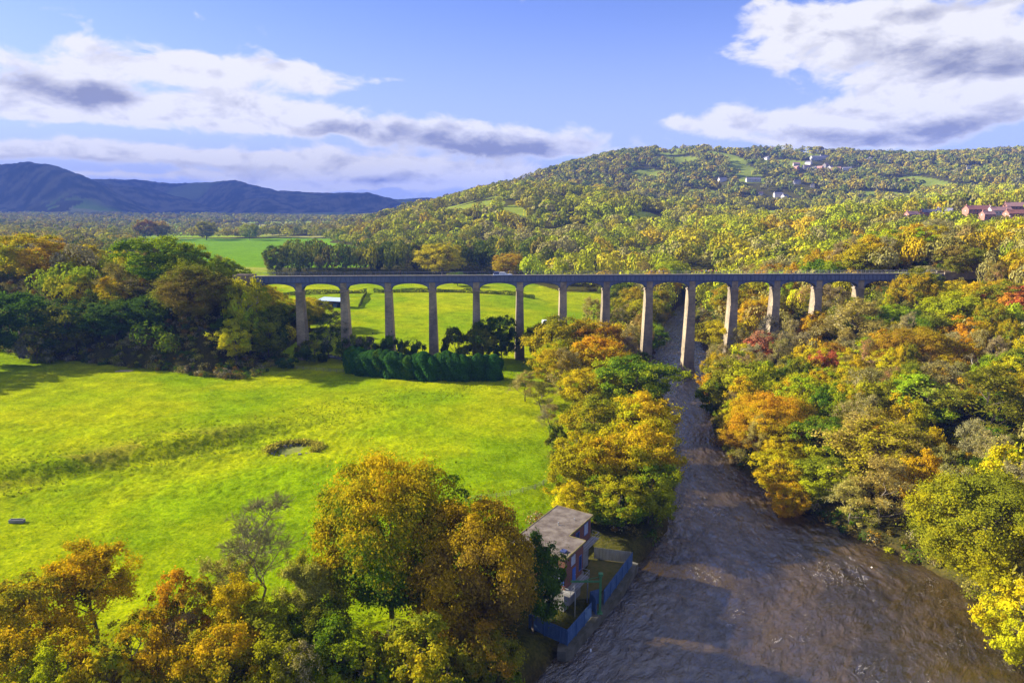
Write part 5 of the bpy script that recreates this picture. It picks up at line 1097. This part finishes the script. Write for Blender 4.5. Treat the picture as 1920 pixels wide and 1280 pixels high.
# quay and plot
m = MB(); m.prism([(6.4, 86.4), (7.6, 86.2), (8.6, 87.0), (10.6, 90.4), (17.5, 101.0), (22.3, 110.6), (20.6, 111.8), (13.8, 99.6), (9, 90.5), (6.6, 88.0)], -1.8, 1.55); quay = m.build('quay', worn('mossy_concrete', (.075, .07, .045), (.14, .13, .10), .5, .95, bump=.03))
tag(quay, 'grey concrete quay edge between pump house and river', 'quay', kind='structure')
def palisade(pts, h, label, z=1.56, mat=None, group='palisade fences round the pump house plot'):
    mat = mat or FENCE
    root = empty('palisade_fence', (pts[0][0], pts[0][1], z)); tag(root, label, 'fence', group); ox, oy = pts[0]
    for a, b in zip(pts[:-1], pts[1:]):
        m = MB(); L = math.hypot(b[0]-a[0], b[1]-a[1]); n = int(L / .19); ux, uy = (b[0]-a[0])/L, (b[1]-a[1])/L
        for k in range(n):
            cx, cy = a[0] + ux * (k + .5) * L / n - ox, a[1] + uy * (k + .5) * L / n - oy; w = .078; t = .02
            m.add([(cx-ux*w-uy*t, cy-uy*w+ux*t, .05), (cx+ux*w-uy*t, cy+uy*w+ux*t, .05), (cx+ux*w+uy*t, cy+uy*w-ux*t, .05), (cx-ux*w+uy*t, cy-uy*w-ux*t, .05),
                   (cx-ux*w-uy*t, cy-uy*w+ux*t, h), (cx+ux*w-uy*t, cy+uy*w+ux*t, h), (cx+ux*w+uy*t, cy+uy*w-ux*t, h), (cx-ux*w+uy*t, cy-uy*w-ux*t, h), (cx, cy, h + .13)],
                  [(3,2,1,0), (0,1,5,4), (1,2,6,5), (2,3,7,6), (3,0,4,7), (4,5,8), (5,6,8), (6,7,8), (7,4,8)])
        m.build('pale_panel', mat, root)
        r = MB()
        for zz in (.45, h - .4): r.bar((a[0]-ox+uy*.06, a[1]-oy-ux*.06, zz), (b[0]-ox+uy*.06, b[1]-oy-ux*.06, zz), .04, n=4)
        r.build('rail', mat, root)
        for k in range(int(L / 2.75) + 1):
            p = MB(); px_, py_ = a[0] + ux * k * 2.75 - ox + uy * .10, a[1] + uy * k * 2.75 - oy - ux * .10; p.box(px_ - .05, py_ - .05, -.3, px_ + .05, py_ + .05, h - .1); p.build('post', mat, root)
    return root
palisade([(2.6, 91.6), (7.9, 87.6), (12.2, 94.6)], 2.5, 'blue palisade fence round the near corner below the pump house')
palisade([(12.9, 95.2), (12.2, 97.4), (14.2, 98.4)], 2.5, 'short blue palisade length behind the green crane post')
palisade([(14.5, 97.9), (21.1, 109.9)], 2.5, 'long blue palisade fence along the quay top')
palisade([(20.9, 110.3), (14.6, 112.0)], 2.3, 'grey palisade fence at the upstream end of the plot', mat=GREYF)
lawn = MB(); lawn.prism([(9.6, 98.9), (13.6, 99.6), (20.4, 111.0), (14.0, 111.6)], -.6, 1.72)
LAWN = worn('rough_lawn', (.10, .10, .02), (.16, .12, .03), 1.2, .95); o = lawn.build('lawn', LAWN); tag(o, 'small lawn inside the blue fence', 'lawn', kind='structure')
crane = empty('davit_crane', (13.6, 95.6, 1.55)); tag(crane, 'green steel davit crane post standing on the quay', 'crane')
m = MB(); m.box(-.17, -.17, 0, .17, .17, 6.4); post = m.build('post', GREENP, crane)
m = MB(); m.box(-.4, -.4, 0, .4, .4, .12); m.build('base_plate', GREENP, post)
m = MB(); m.box(-4.6, -.10, 5.25, -.172, .10, 5.5); m.bar((-.17, 0, 6.2), (-2.6, 0, 5.5), .05); m.build('jib', GREENP, crane)
m = MB(); m.box(-.35, -.3, 6.403, .35, .3, 6.75); m.build('cap', GREENP, crane)
m = MB(); m.bar((-4.4, 0, 5.24), (-4.4, 0, 4.5), .03); m.build('hook', STEEL, crane)
m = MB(); m.prism([(0, 0), (.25, .05), (.28, .3), (.05, .34)], 0, .3); o = m.build('float', WHITE); o.location = (11.3, 88.3, .02); tag(o, 'small white plastic drum washed up at the foot of the quay', 'drum')

# ------------------------------------------------------------------ shed, caravan, garden, posts
BLUEROOF = worn('pale_blue_sheet', (.42, .50, .66), (.34, .42, .58), .5, .5); DARKW = worn('dark_boards', (.05, .04, .035), (.09, .07, .055), 1, .9, stretch=(4, 4, .5))
shed = empty('open_shed', (-98, 372, tz(-98, 372)), -.35); tag(shed, 'long low shed with pale blue roof and dark open front beyond the piers', 'shed')
m = MB(); m.box(-8, 2.8, -1, 8, 3, 3.4); m.box(-8, -3, -1, -7.8, 2.797, 3.4); m.box(7.8, -3, -1, 8, 2.797, 3.4); m.build('wall', DARKW, shed)
m = MB(); m.add([(-8.5,-3.6,3.6),(8.5,-3.6,3.6),(8.5,3.4,4.6),(-8.5,3.4,4.6),(-8.5,-3.6,3.75),(8.5,-3.6,3.75),(8.5,3.4,4.75),(-8.5,3.4,4.75)],[(3,2,1,0),(4,5,6,7),(0,1,5,4),(1,2,6,5),(2,3,7,6),(3,0,4,7)]); m.build('roof', BLUEROOF, shed)
for x in (-7.9, -4, 0, 4, 7.9): m = MB(); m.box(x - .12, -3.2, -1, x + .12, -3.0, 3.62); m.build('post', DARKW, shed)
m = MB(); m.box(-6.5, -1.5, -.5, -4.5, 1, 1.6); m.box(1, -2, -.5, 3, 1.5, 1.9); m.build('stored_crate', CLOTH['blue'], shed)
van = empty('caravan', (17.5, 336, tz(17.5, 336)), .3); tag(van, 'small white touring caravan parked beside the trees right of the meadow', 'caravan')
m = MB(); m.prism([(-2.4, .5), (2.2, .5), (2.5, 1.2), (2.2, 2.5), (-2.3, 2.6), (-2.5, 1.5)], -1.05, 1.05); b_ = m.mesh('body', WHITE)
for v in b_.vertices: v.co = Vector((v.co.x, v.co.z, v.co.y))
b_.flip_normals(); b_.update(); link(bpy.data.objects.new('body', b_), van)
m = MB(); m.box(-1.5, -1.075, 1.35, -.3, -1.053, 2.1); m.box(.5, -1.075, 1.35, 1.6, -1.053, 2.1); m.build('window', GLASS, van)
for y in (-.95, .8): m = MB(); m.bar((0, y, .32), (0, y + .16, .32), .32, n=16); m.build('wheel', CLOTH['black'], van)
m = MB(); m.bar((2.5, 0, .55), (3.6, 0, .5), .06); m.build('tow_bar', STEEL, van)
GX, GY = -66.5, 252.5; gz = tz(GX, GY)
m = MB(); m.prism([(-74.5, 254.6), (-60.0, 246.2), (-59.0, 248.4), (-73.5, 256.8)], gz - .6, gz + .35)
o = m.build('patio', CONC); tag(o, 'pale paved terrace behind the conifer row', 'patio', kind='structure')
def picnic(x, y, rz, label):
    t = empty('picnic_table', (x, y, gz + .35), rz); tag(t, label, 'picnic table', 'picnic tables on the terrace')
    m = MB(); m.box(-.95, -.4, .70, .95, .4, .77); m.build('table_top', DARKW, t)
    for s in (-1, 1): m = MB(); m.box(-.95, s * .75 - .14, .42, .95, s * .75 + .14, .47); m.build('bench', DARKW, t)
    for s in (-1, 1):
        m = MB(); m.bar((s * .6, -.72, 0), (s * .6, -.22, .70), .05, n=4); m.bar((s * .6, .72, 0), (s * .6, .22, .70), .05, n=4); m.box(s * .6 - .04, -.75, .37, s * .6 + .04, .75, .417); m.build('leg_frame', DARKW, t)
picnic(-72.6, 254.8, .5, 'dark picnic table at the outer end of the paved terrace'); picnic(-69.0, 252.6, .6, 'dark picnic table in the middle of the paved terrace'); picnic(-66.0, 251.0, .4, 'dark picnic table nearest the small greenhouse on the terrace')
gh = empty('greenhouse', (-62.0, 248.4, gz + .35), -.5); tag(gh, 'small white framed greenhouse at the end of the conifer row', 'greenhouse')
m = MB()
for (x, y) in ((-1.2, -1), (1.2, -1), (1.2, 1), (-1.2, 1)): m.box(x - .06, y - .06, 0, x + .06, y + .06, 1.9)
for s in (-1, 1): m.bar((-1.2, s, 1.9), (1.2, s, 1.9), .06, n=4); m.bar((s * 1.2, -1, 1.9), (s * 1.2, 0, 2.6), .06, n=4); m.bar((s * 1.2, 1, 1.9), (s * 1.2, 0, 2.6), .06, n=4)
m.bar((-1.2, 0, 2.6), (1.2, 0, 2.6), .06, n=4); m.build('frame', WHITE, gh)
PANE, t, out = material('greenhouse_glass'); pbr(t, out, (.55, .62, .68), .15, .8)
m = MB(); m.box(-1.13, -.99, .02, 1.13, -.96, 1.84); m.box(-1.13, .96, .02, 1.13, .99, 1.84); m.box(-1.19, -.9, .02, -1.16, .9, 1.84); m.box(1.16, -.9, .02, 1.19, .9, 1.84)
m.add([(-1.13,-1,1.93),(1.13,-1,1.93),(1.13,-.03,2.6),(-1.13,-.03,2.6)],[(0,1,2,3)]); m.add([(-1.13,1,1.93),(1.13,1,1.93),(1.13,.03,2.6),(-1.13,.03,2.6)],[(3,2,1,0)]); m.build('pane', PANE, gh)
pole = empty('utility_pole', (-124.5, 246.5, tz(-124.5, 246.5))); tag(pole, 'wooden utility pole with red and white plates before the dark trees', 'pole')
m = MB(); m.bar((0, 0, -1), (0, 0, 8.6), .16, .11, n=8); m.build('shaft', DARKW, pole)
m = MB(); m.box(-.9, -.08, 7.9, .9, .08, 8.1); m.build('crossarm', DARKW, pole)
m = MB(); m.box(-.4, -.42, 5.6, .4, -.14, 6.7); m.build('transformer', STEEL, pole)
m = MB(); m.box(-.3, -.20, 4.5, .3, -.162, 5.2); m.build('red_plate', CLOTH['red'], pole); m = MB(); m.box(-.32, -.20, 3.3, .32, -.162, 4.2); m.build('white_plate', WHITE, pole)
m = MB()
for x in (-.8, 0, .8): m.bar((x, 0, 8.1), (x, 0, 8.4), .07, n=8)
m.build('insulator', WHITE, pole)
POSTW = worn('fence_post_wood', (.20, .17, .13), (.28, .24, .18), 2, .9); WIRE = worn('fence_wire', (.30, .31, .30), (.22, .22, .22), 2, .6, metal=.3)
def wire_fence(pts, label, h=1.15, step=3.0, solid=False):
    L = [0]
    for a, b in zip(pts[:-1], pts[1:]): L.append(L[-1] + math.hypot(b[0]-a[0], b[1]-a[1]))
    n = int(L[-1] / step); P = []
    for k in range(n + 1):
        s = L[-1] * k / n; x = float(np.interp(s, L, [p[0] for p in pts])); y = float(np.interp(s, L, [p[1] for p in pts])); P.append(Vector((x, y, tz(x, y))))
    root = empty('wire_fence', P[0]); tag(root, label, 'fence', 'post and wire fences round the meadow')
    pm = MB(); pm.bar((0, 0, -.4), (0, 0, h), .075, n=6); me = pm.mesh('post', POSTW)
    for p in P: o = link(bpy.data.objects.new('post', me), root); o.location = p - P[0]
    w = MB()
    for a, b in zip(P[:-1], P[1:]):
        for f in ((.3, .5, .7, .9) if not solid else (.2, .3, .4, .5, .6, .7, .8, .9, .98)): w.bar(a - P[0] + Vector((0, 0, h * f)), b - P[0] + Vector((0, 0, h * f)), .014, n=3, cap=False)
    w.build('wire', WIRE, root)
wire_fence([(-112, 240.5), (-95, 239.2), (-78, 234.5), (-58, 228.5)], 'thin wire fence across the shaded grass left of the conifer row', 1.2, 2.6, True)
wire_fence([(-9.2, 126.5), (-2.0, 128.5), (5.6, 133.8), (9.2, 141.0), (12.6, 152), (14.0, 163)], 'post and wire fence where the meadow meets the riverside trees')
rb = random.Random(4)
def field_hedge(pts, label, h=2.2):
    r = np.random.default_rng(int(abs(pts[0][0]))); L = [0]
    for a, b in zip(pts[:-1], pts[1:]): L.append(L[-1] + math.hypot(b[0]-a[0], b[1]-a[1]))
    n = int(L[-1] * 60); s = r.uniform(0, L[-1], n); x = np.interp(s, L, [p[0] for p in pts]); y = np.interp(s, L, [p[1] for p in pts])
    hh = h * (.55 + .8 * vnoise(s / 5, s * 0, 9)); a = r.uniform(-.3, math.pi + .3, n); z = terrain(x, y)
    N = np.stack([r.normal(0, .4, n), np.cos(a), np.sin(a) + .1], 1); C = np.stack([x, y + np.cos(a) * 1.5, z + np.maximum(np.sin(a), -.1) * hh + .2], 1)
    V, F = quads(r, C - np.array([pts[0][0], pts[0][1], 0]), N, .36, jit=.5)
    o = link(bpy.data.objects.new('field_hedge', np_mesh('field_hedge', V, F, LEAF, attrs={'v': np.repeat(.5 * vnoise(s / 6, s * 0, 3) + .5 * r.uniform(0, 1, n), 4), 'w': np.repeat(r.uniform(0, 1, n), 4)})))
    o.location = (pts[0][0], pts[0][1], 0); o.color = PAL['dgreen'] + (1,); o['leaf_b'] = list(PAL['olive']); tag(o, label, 'hedge', 'field hedges beyond the aqueduct')
field_hedge([(-88, 432), (-40, 436), (0, 428), (14, 418)], 'dark hedge crossing the bright meadow seen through the middle arches')
field_hedge([(-150, 415), (-118, 428), (-92, 430)], 'hedge behind the blue-roofed shed seen through the first arches')
field_hedge([(-92, 428), (-88, 400), (-84, 372)], 'short hedge running towards the shed along the meadow side', 1.6)
def heap(name, label, cat, x, y, build): o = empty(name, (x, y, tz(x, y))); tag(o, label, cat); build(o); return o
def ring(o):
    m = MB()
    for k in range(26):
        a = k / 26 * 6.28 + rb.uniform(-.12, .12); r = rb.uniform(3.3, 4.5); s = rb.uniform(.2, .5)
        if 3.7 < a < 5.2: s *= .5
        m.taper(math.cos(a) * r * 1.25, math.sin(a) * r, -.3, s * 1.2, s * 1.2, s, s * .7, s * .6)
    m.build('rubble', CONC, o).__setitem__('kind', 'stuff')
    r = np.random.default_rng(6); n = 5200; a = r.uniform(-.5, 3.6, n); q = r.normal(4.4, .55, n); C = np.stack([np.cos(a) * q * 1.3, np.sin(a) * q, r.uniform(0, 1.25, n)], 1)
    V, F = quads(r, C, np.tile(np.array([[0, -.4, .5]]), (n, 1)), .22, jit=.9)
    w = link(bpy.data.objects.new('weeds', np_mesh('weeds', V, F, LEAF, attrs={'v': np.repeat(r.uniform(0, 1, n), 4), 'w': np.repeat(r.uniform(0, 1, n), 4)})), o); w.color = PAL['straw'] + (1,); w['leaf_b'] = list(PAL['olive'])
    m = MB(); m.prism([(math.cos(k / 18 * 6.283) * 4.0, math.sin(k / 18 * 6.283) * 3.0) for k in range(18)], -.5, .12); m.build('hollow_floor', worn('marsh_grass', (.14, .17, .015), (.20, .19, .04), .8, .95), o)
heap('stone_ring', 'overgrown ring of stones and weeds round a hollow in the meadow', 'stone ring', -52.0, 155.3, ring)
def logs(o):
    for k in range(4): m = MB(); m.bar((-2.6 + k * .3, k * .5, .16), (2.4 + rb.uniform(-.5, .8), k * .42 + rb.uniform(-.3, .3), .2), .17, .12, n=7); m.build('log', STONE_P, o)
heap('log_pile', 'pale fallen logs lying in the shaded grass by the wood', 'logs', -133.5, 227.5, logs)
def trough_(o):
    m = MB(); m.box(-1.3, -.4, 0, 1.3, .4, .10); m.box(-1.3, -.4, .103, 1.3, -.3, .6); m.box(-1.3, .3, .103, 1.3, .4, .6); m.box(-1.3, -.298, .103, -1.2, .298, .6); m.box(1.2, -.298, .103, 1.3, .298, .6); m.build('basin', CONC, o)
    m = MB(); m.box(-1.19, -.29, .104, 1.19, .29, .48); m.build('water', WATER2, o)
heap('cattle_trough', 'grey cattle trough in the meadow at the left edge', 'trough', -91.6, 117.4, trough_)

# ------------------------------------------------------------------ houses
BR2 = worn('far_brick', (.42, .20, .14), (.34, .17, .12), .4, .9); RENDER = worn('pale_render', (.62, .57, .50), (.52, .47, .42), .3, .9); STONEW = worn('grey_stone', (.36, .33, .29), (.27, .25, .23), .5, .9)
TILE = worn('red_tile', (.36, .15, .11), (.28, .12, .10), .7, .85); SLATE = worn('slate', (.15, .14, .17), (.21, .20, .24), .7, .7); PINKT = worn('faded_tile', (.40, .22, .19), (.32, .18, .16), .7, .85)
def gable_house(name, x, y, w, d, h, rz, wm, rm, label, group=None, chim=1, parts=True, pitch=.42, cat='house', dz=0.0):
    z = tz(x, y) + dz; o = empty(name, (x, y, z), rz); tag(o, label, cat, group); a, b = w / 2, d / 2; top = h + b * pitch * 1.9
    m = MB(); m.add([(-a,-b,-3),(a,-b,-3),(a,b,-3),(-a,b,-3),(-a,-b,h),(a,-b,h),(a,b,h),(-a,b,h),(-a,0,top),(a,0,top)], [(0,1,5,4),(2,3,7,6),(1,2,6,9,5),(3,0,4,8,7)]); wl = m.build('wall', wm, o)
    e = .35; k = (top - h) / b; hz = h - e * k + .06; m = MB()
    for s in (-1, 1):
        m.add([(-a-e, s*(b+e), hz), (a+e, s*(b+e), hz), (a+e, 0, top+.06), (-a-e, 0, top+.06), (-a-e, s*(b+e), hz+.2), (a+e, s*(b+e), hz+.2), (a+e, 0, top+.26), (-a-e, 0, top+.26)],
              [(0,1,2,3),(7,6,5,4),(0,4,5,1),(1,5,6,2),(3,7,4,0)])
    rf = m.build('roof', rm, o)
    for q in range(chim): m = MB(); cx = (-a + .8) if q == 0 else (a - .8); m.box(cx - .45, -.4, top - .6, cx + .45, .4, top + 1.3); m.build('chimney', wm, rf)
    if parts:
        n = max(2, int(w / 3.2)); ls = (1.0, 3.6) if h > 4.5 else (1.0,)
        for lv in ls:
            for q in range(n):
                if lv == 1.0 and q == n // 2:
                    m = MB(); cx = -a + (q + .5) * w / n; m.box(cx - .5, -b - .05, 0, cx + .5, -b - .003, 2.1); m.build('door', NAVY, wl); continue
                cx = -a + (q + .5) * w / n; m = MB(); m.box(cx - .65, -b - .05, lv, cx + .65, -b - .003, lv + 1.25); f = m.build('window', WFRAME, wl)
                m = MB(); m.box(cx - .55, -b - .075, lv + .1, cx + .55, -b - .053, lv + 1.15); m.build('pane', GLASS, f)
        m = MB(); m.box(-a - .05, -.6, 1.0 if h < 4.5 else 3.6, -a - .003, .6, 2.2 if h < 4.5 else 4.8); m.build('window', WFRAME, wl)
    return o
gable_house('house', 377.5, 656.0, 11.3, 7.0, 5.0, 0.20, BR2, PINKT, 'pink brick house half hidden by a yellow tree, leftmost of the red-roofed houses', None, 1, True)
gable_house('house', 414.0, 688.0, 18.3, 7.0, 3.5, 0.05, BR2, SLATE, 'low dark slate roofed house left of the cream gabled house', None, 1, True)
gable_house('house', 411.0, 660.0, 13.4, 8.0, 5.2, -0.90, RENDER, SLATE, 'cream gabled house with slate roof among the trees at the right', None, 1, True)
gable_house('house', 442.2, 660.0, 24.8, 9.0, 5.6, 0.08, BR2, TILE, 'long red-roofed brick house with two chimneys, largest of the houses at the right', None, 2, True)
gable_house('house', 425.9, 622.0, 10.7, 7.0, 4.6, 0.10, BR2, PINKT, 'small pink-roofed house below the long red-roofed brick house', None, 1, True)
gable_house('house', 458.7, 654.0, 19.4, 8.0, 4.0, 0.00, RENDER, PINKT, 'low pale house with faded red roof right of the long red-roofed house', None, 1, True)
gable_house('house', 490.9, 676.0, 24.3, 9.0, 5.6, -0.05, BR2, PINKT, 'tall pink brick house at the right edge, highest of its row', None, 2, True)
gable_house('house', 448.7, 618.0, 19.3, 8.0, 4.6, 0.05, BR2, TILE, 'red-tiled house at the right edge below the tall pink brick house', None, 1, True)
gable_house('house', 422.6, 576.0, 19.8, 8.0, 4.2, 0.00, RENDER, TILE, 'red-tiled pale house at the right edge, in front of the others', None, 2, True)
gable_house('house', 400.8, 544.0, 17.0, 9.0, 4.0, 0.00, RENDER, SLATE, 'long white-walled building at the right edge, lowest of the houses', None, 1, True)
gable_house('house', 318.4, 468.0, 13.9, 7.0, 3.6, 0.50, RENDER, PINKT, 'small pale house among orange trees, just above the right end of deck', None, 1, True)
gable_house('house', 205.1, 415.0, 6.5, 5.0, 2.8, 0.15, STONEW, SLATE, 'grey-roofed hut behind the deck over the thirteenth pier', None, 1, True)
gable_house('house', 472.7, 1576.0, 17.6, 9.0, 5.0, 0.20, RENDER, SLATE, 'white house alone on the middle slope, left of the long white house', None, 1, False)
gable_house('house', 529.8, 1540.0, 31.3, 9.0, 5.0, 0.00, RENDER, SLATE, 'long white house on the middle slope below the village', None, 1, True)
gable_house('house', 534.1, 1400.0, 18.5, 8.0, 6.0, 0.10, RENDER, SLATE, 'white house among dark conifers at the foot of the hill', None, 1, False)
gable_house('house', 540.9, 1384.0, 14.1, 8.0, 5.0, 0.60, RENDER, SLATE, 'smaller white house beside the white house at the foot of the hill', None, 1, False)
gable_house('house', 502.9, 1412.0, 7.2, 6.0, 6.0, 0.10, RENDER, PINKT, 'narrow white house at the foot of the hill, left of the pair', None, 1, False)
gable_house('house', 220.7, 1416.0, 17.3, 9.0, 5.0, 0.10, BR2, SLATE, 'brick house below the dark wood on the middle hill, near the yellow hill tree', None, 1, False)
gable_house('house', 1051.6, 1608.0, 29.4, 10.0, 5.0, 0.00, RENDER, SLATE, 'long white building high on the right skyline slope', None, 1, True)
gable_house('house', 837.7, 1932.0, 39.2, 12.0, 7.0, 0.10, RENDER, SLATE, 'large white house near the top of the hillside village', None, 1, True)
gable_house('house', 665.7, 1604.0, 9.8, 8.0, 5.0, 0.30, TILE, TILE, 'small red building in the lower hillside village', None, 1, False)
gable_house('house', 765.0, 2132.0, 19.5, 8.0, 5.0, 0.00, RENDER, SLATE, 'one of the small white houses of the hillside village', 'white houses of the hillside village', 1, False)
gable_house('house', 700.1, 1940.0, 21.7, 8.0, 5.0, 1.70, RENDER, SLATE, 'one of the small white houses of the hillside village', 'white houses of the hillside village', 1, False)
gable_house('house', 860.3, 1948.0, 25.7, 8.0, 5.0, 0.40, RENDER, SLATE, 'one of the small white houses of the hillside village', 'white houses of the hillside village', 1, False)
gable_house('house', 764.9, 1816.0, 16.6, 8.0, 5.0, 2.10, RENDER, SLATE, 'one of the small white houses of the hillside village', 'white houses of the hillside village', 1, False)
gable_house('house', 800.7, 1768.0, 19.8, 8.0, 5.0, 0.80, RENDER, SLATE, 'one of the small white houses of the hillside village', 'white houses of the hillside village', 1, False)
gable_house('house', 959.8, 1916.0, 25.3, 8.0, 5.0, 2.50, RENDER, SLATE, 'one of the small white houses of the hillside village', 'white houses of the hillside village', 1, False)
gable_house('house', 963.8, 1892.0, 17.3, 8.0, 5.0, 1.20, RENDER, SLATE, 'one of the small white houses of the hillside village', 'white houses of the hillside village', 1, False)
gable_house('house', 831.1, 1744.0, 19.5, 8.0, 5.0, 2.90, RENDER, SLATE, 'one of the small white houses of the hillside village', 'white houses of the hillside village', 1, False)
gable_house('house', 735.7, 1716.0, 22.7, 8.0, 5.0, 1.60, RENDER, SLATE, 'one of the small white houses of the hillside village', 'white houses of the hillside village', 1, False)
gable_house('house', 603.6, 1484.0, 13.6, 8.0, 5.0, 0.30, RENDER, SLATE, 'one of the small white houses of the hillside village', 'white houses of the hillside village', 1, False)
gable_house('house', 727.0, 1800.0, 16.5, 8.0, 5.0, 0.00, STONEW, PINKT, 'one of the small brick and stone houses of the hillside village', 'brick houses of the hillside village', 1, False)
gable_house('house', 695.4, 1720.0, 19.2, 8.0, 5.0, 1.70, BR2, PINKT, 'one of the small brick and stone houses of the hillside village', 'brick houses of the hillside village', 1, False)
gable_house('house', 728.4, 1740.0, 23.0, 8.0, 5.0, 0.40, STONEW, PINKT, 'one of the small brick and stone houses of the hillside village', 'brick houses of the hillside village', 1, False)
gable_house('house', 756.4, 1728.0, 15.8, 8.0, 5.0, 2.10, BR2, PINKT, 'one of the small brick and stone houses of the hillside village', 'brick houses of the hillside village', 1, False)
gable_house('house', 796.9, 1788.0, 20.0, 8.0, 5.0, 0.80, STONEW, PINKT, 'one of the small brick and stone houses of the hillside village', 'brick houses of the hillside village', 1, False)
gable_house('house', 807.0, 1752.0, 23.1, 8.0, 5.0, 2.50, BR2, PINKT, 'one of the small brick and stone houses of the hillside village', 'brick houses of the hillside village', 1, False)
gable_house('house', 618.0, 1440.0, 13.2, 8.0, 5.0, 1.20, STONEW, PINKT, 'one of the small brick and stone houses of the hillside village', 'brick houses of the hillside village', 1, False)

# ------------------------------------------------------------------ air
m = MB(); m.box(-9000, -120, -60, 9000, 10900, 420); hz_ = m.build('haze', bpy.data.materials.new('haze'))
tag(hz_, 'thin blue autumn haze filling the valley', 'haze', kind='stuff')
hm_ = hz_.data.materials[0]; hm_.use_nodes = True; t = NT(hm_.node_tree); t.n.clear(); out = t.node('ShaderNodeOutputMaterial')
vol = t.node('ShaderNodeVolumePrincipled'); vol.inputs['Color'].default_value = (.17, .31, 1.0, 1); vol.inputs['Density'].default_value = 8.5e-5; vol.inputs['Anisotropy'].default_value = 0.0
t.l.new(vol.outputs[0], out.inputs['Volume'])

# ------------------------------------------------------------------ unseen cloud added out of frame to cast shade on the far hills
def cloud():
    r = np.random.default_rng(2); n1, n2 = 90, 180
    a, b = np.meshgrid(np.linspace(0, math.pi, n1), np.linspace(0, 2 * math.pi, n2), indexing='ij')
    d = np.stack([np.sin(a) * np.cos(b), np.sin(a) * np.sin(b), np.cos(a)], -1)
    k = 1 + .35 * (fbm(d[..., 0] * 3 + d[..., 2] * 2 + 9, d[..., 1] * 3 + 7, 501, 4) - .5) * 2
    z = np.where(d[..., 2] > 0, d[..., 2] * 420, d[..., 2] * 90); V = np.stack([d[..., 0] * k * 2500, d[..., 1] * k * 1900, z * k], -1).reshape(-1, 3)
    i = (np.arange(n1 - 1)[:, None] * n2 + np.arange(n2 - 1)[None]).ravel(); F = np.stack([i, i + n2, i + n2 + 1, i + 1], 1)
    m, t, out = material('cloud_white'); pbr(t, out, (.85, .86, .88), 1.0, 0.0)
    o = link(bpy.data.objects.new('cloud', np_mesh('cloud', V, F, m, smooth=True))); o.location = (-7250, 5800, 2600)
    tag(o, 'broad unseen cloud added to shade the blue hills at the left', 'cloud', kind='stuff')
cloud()
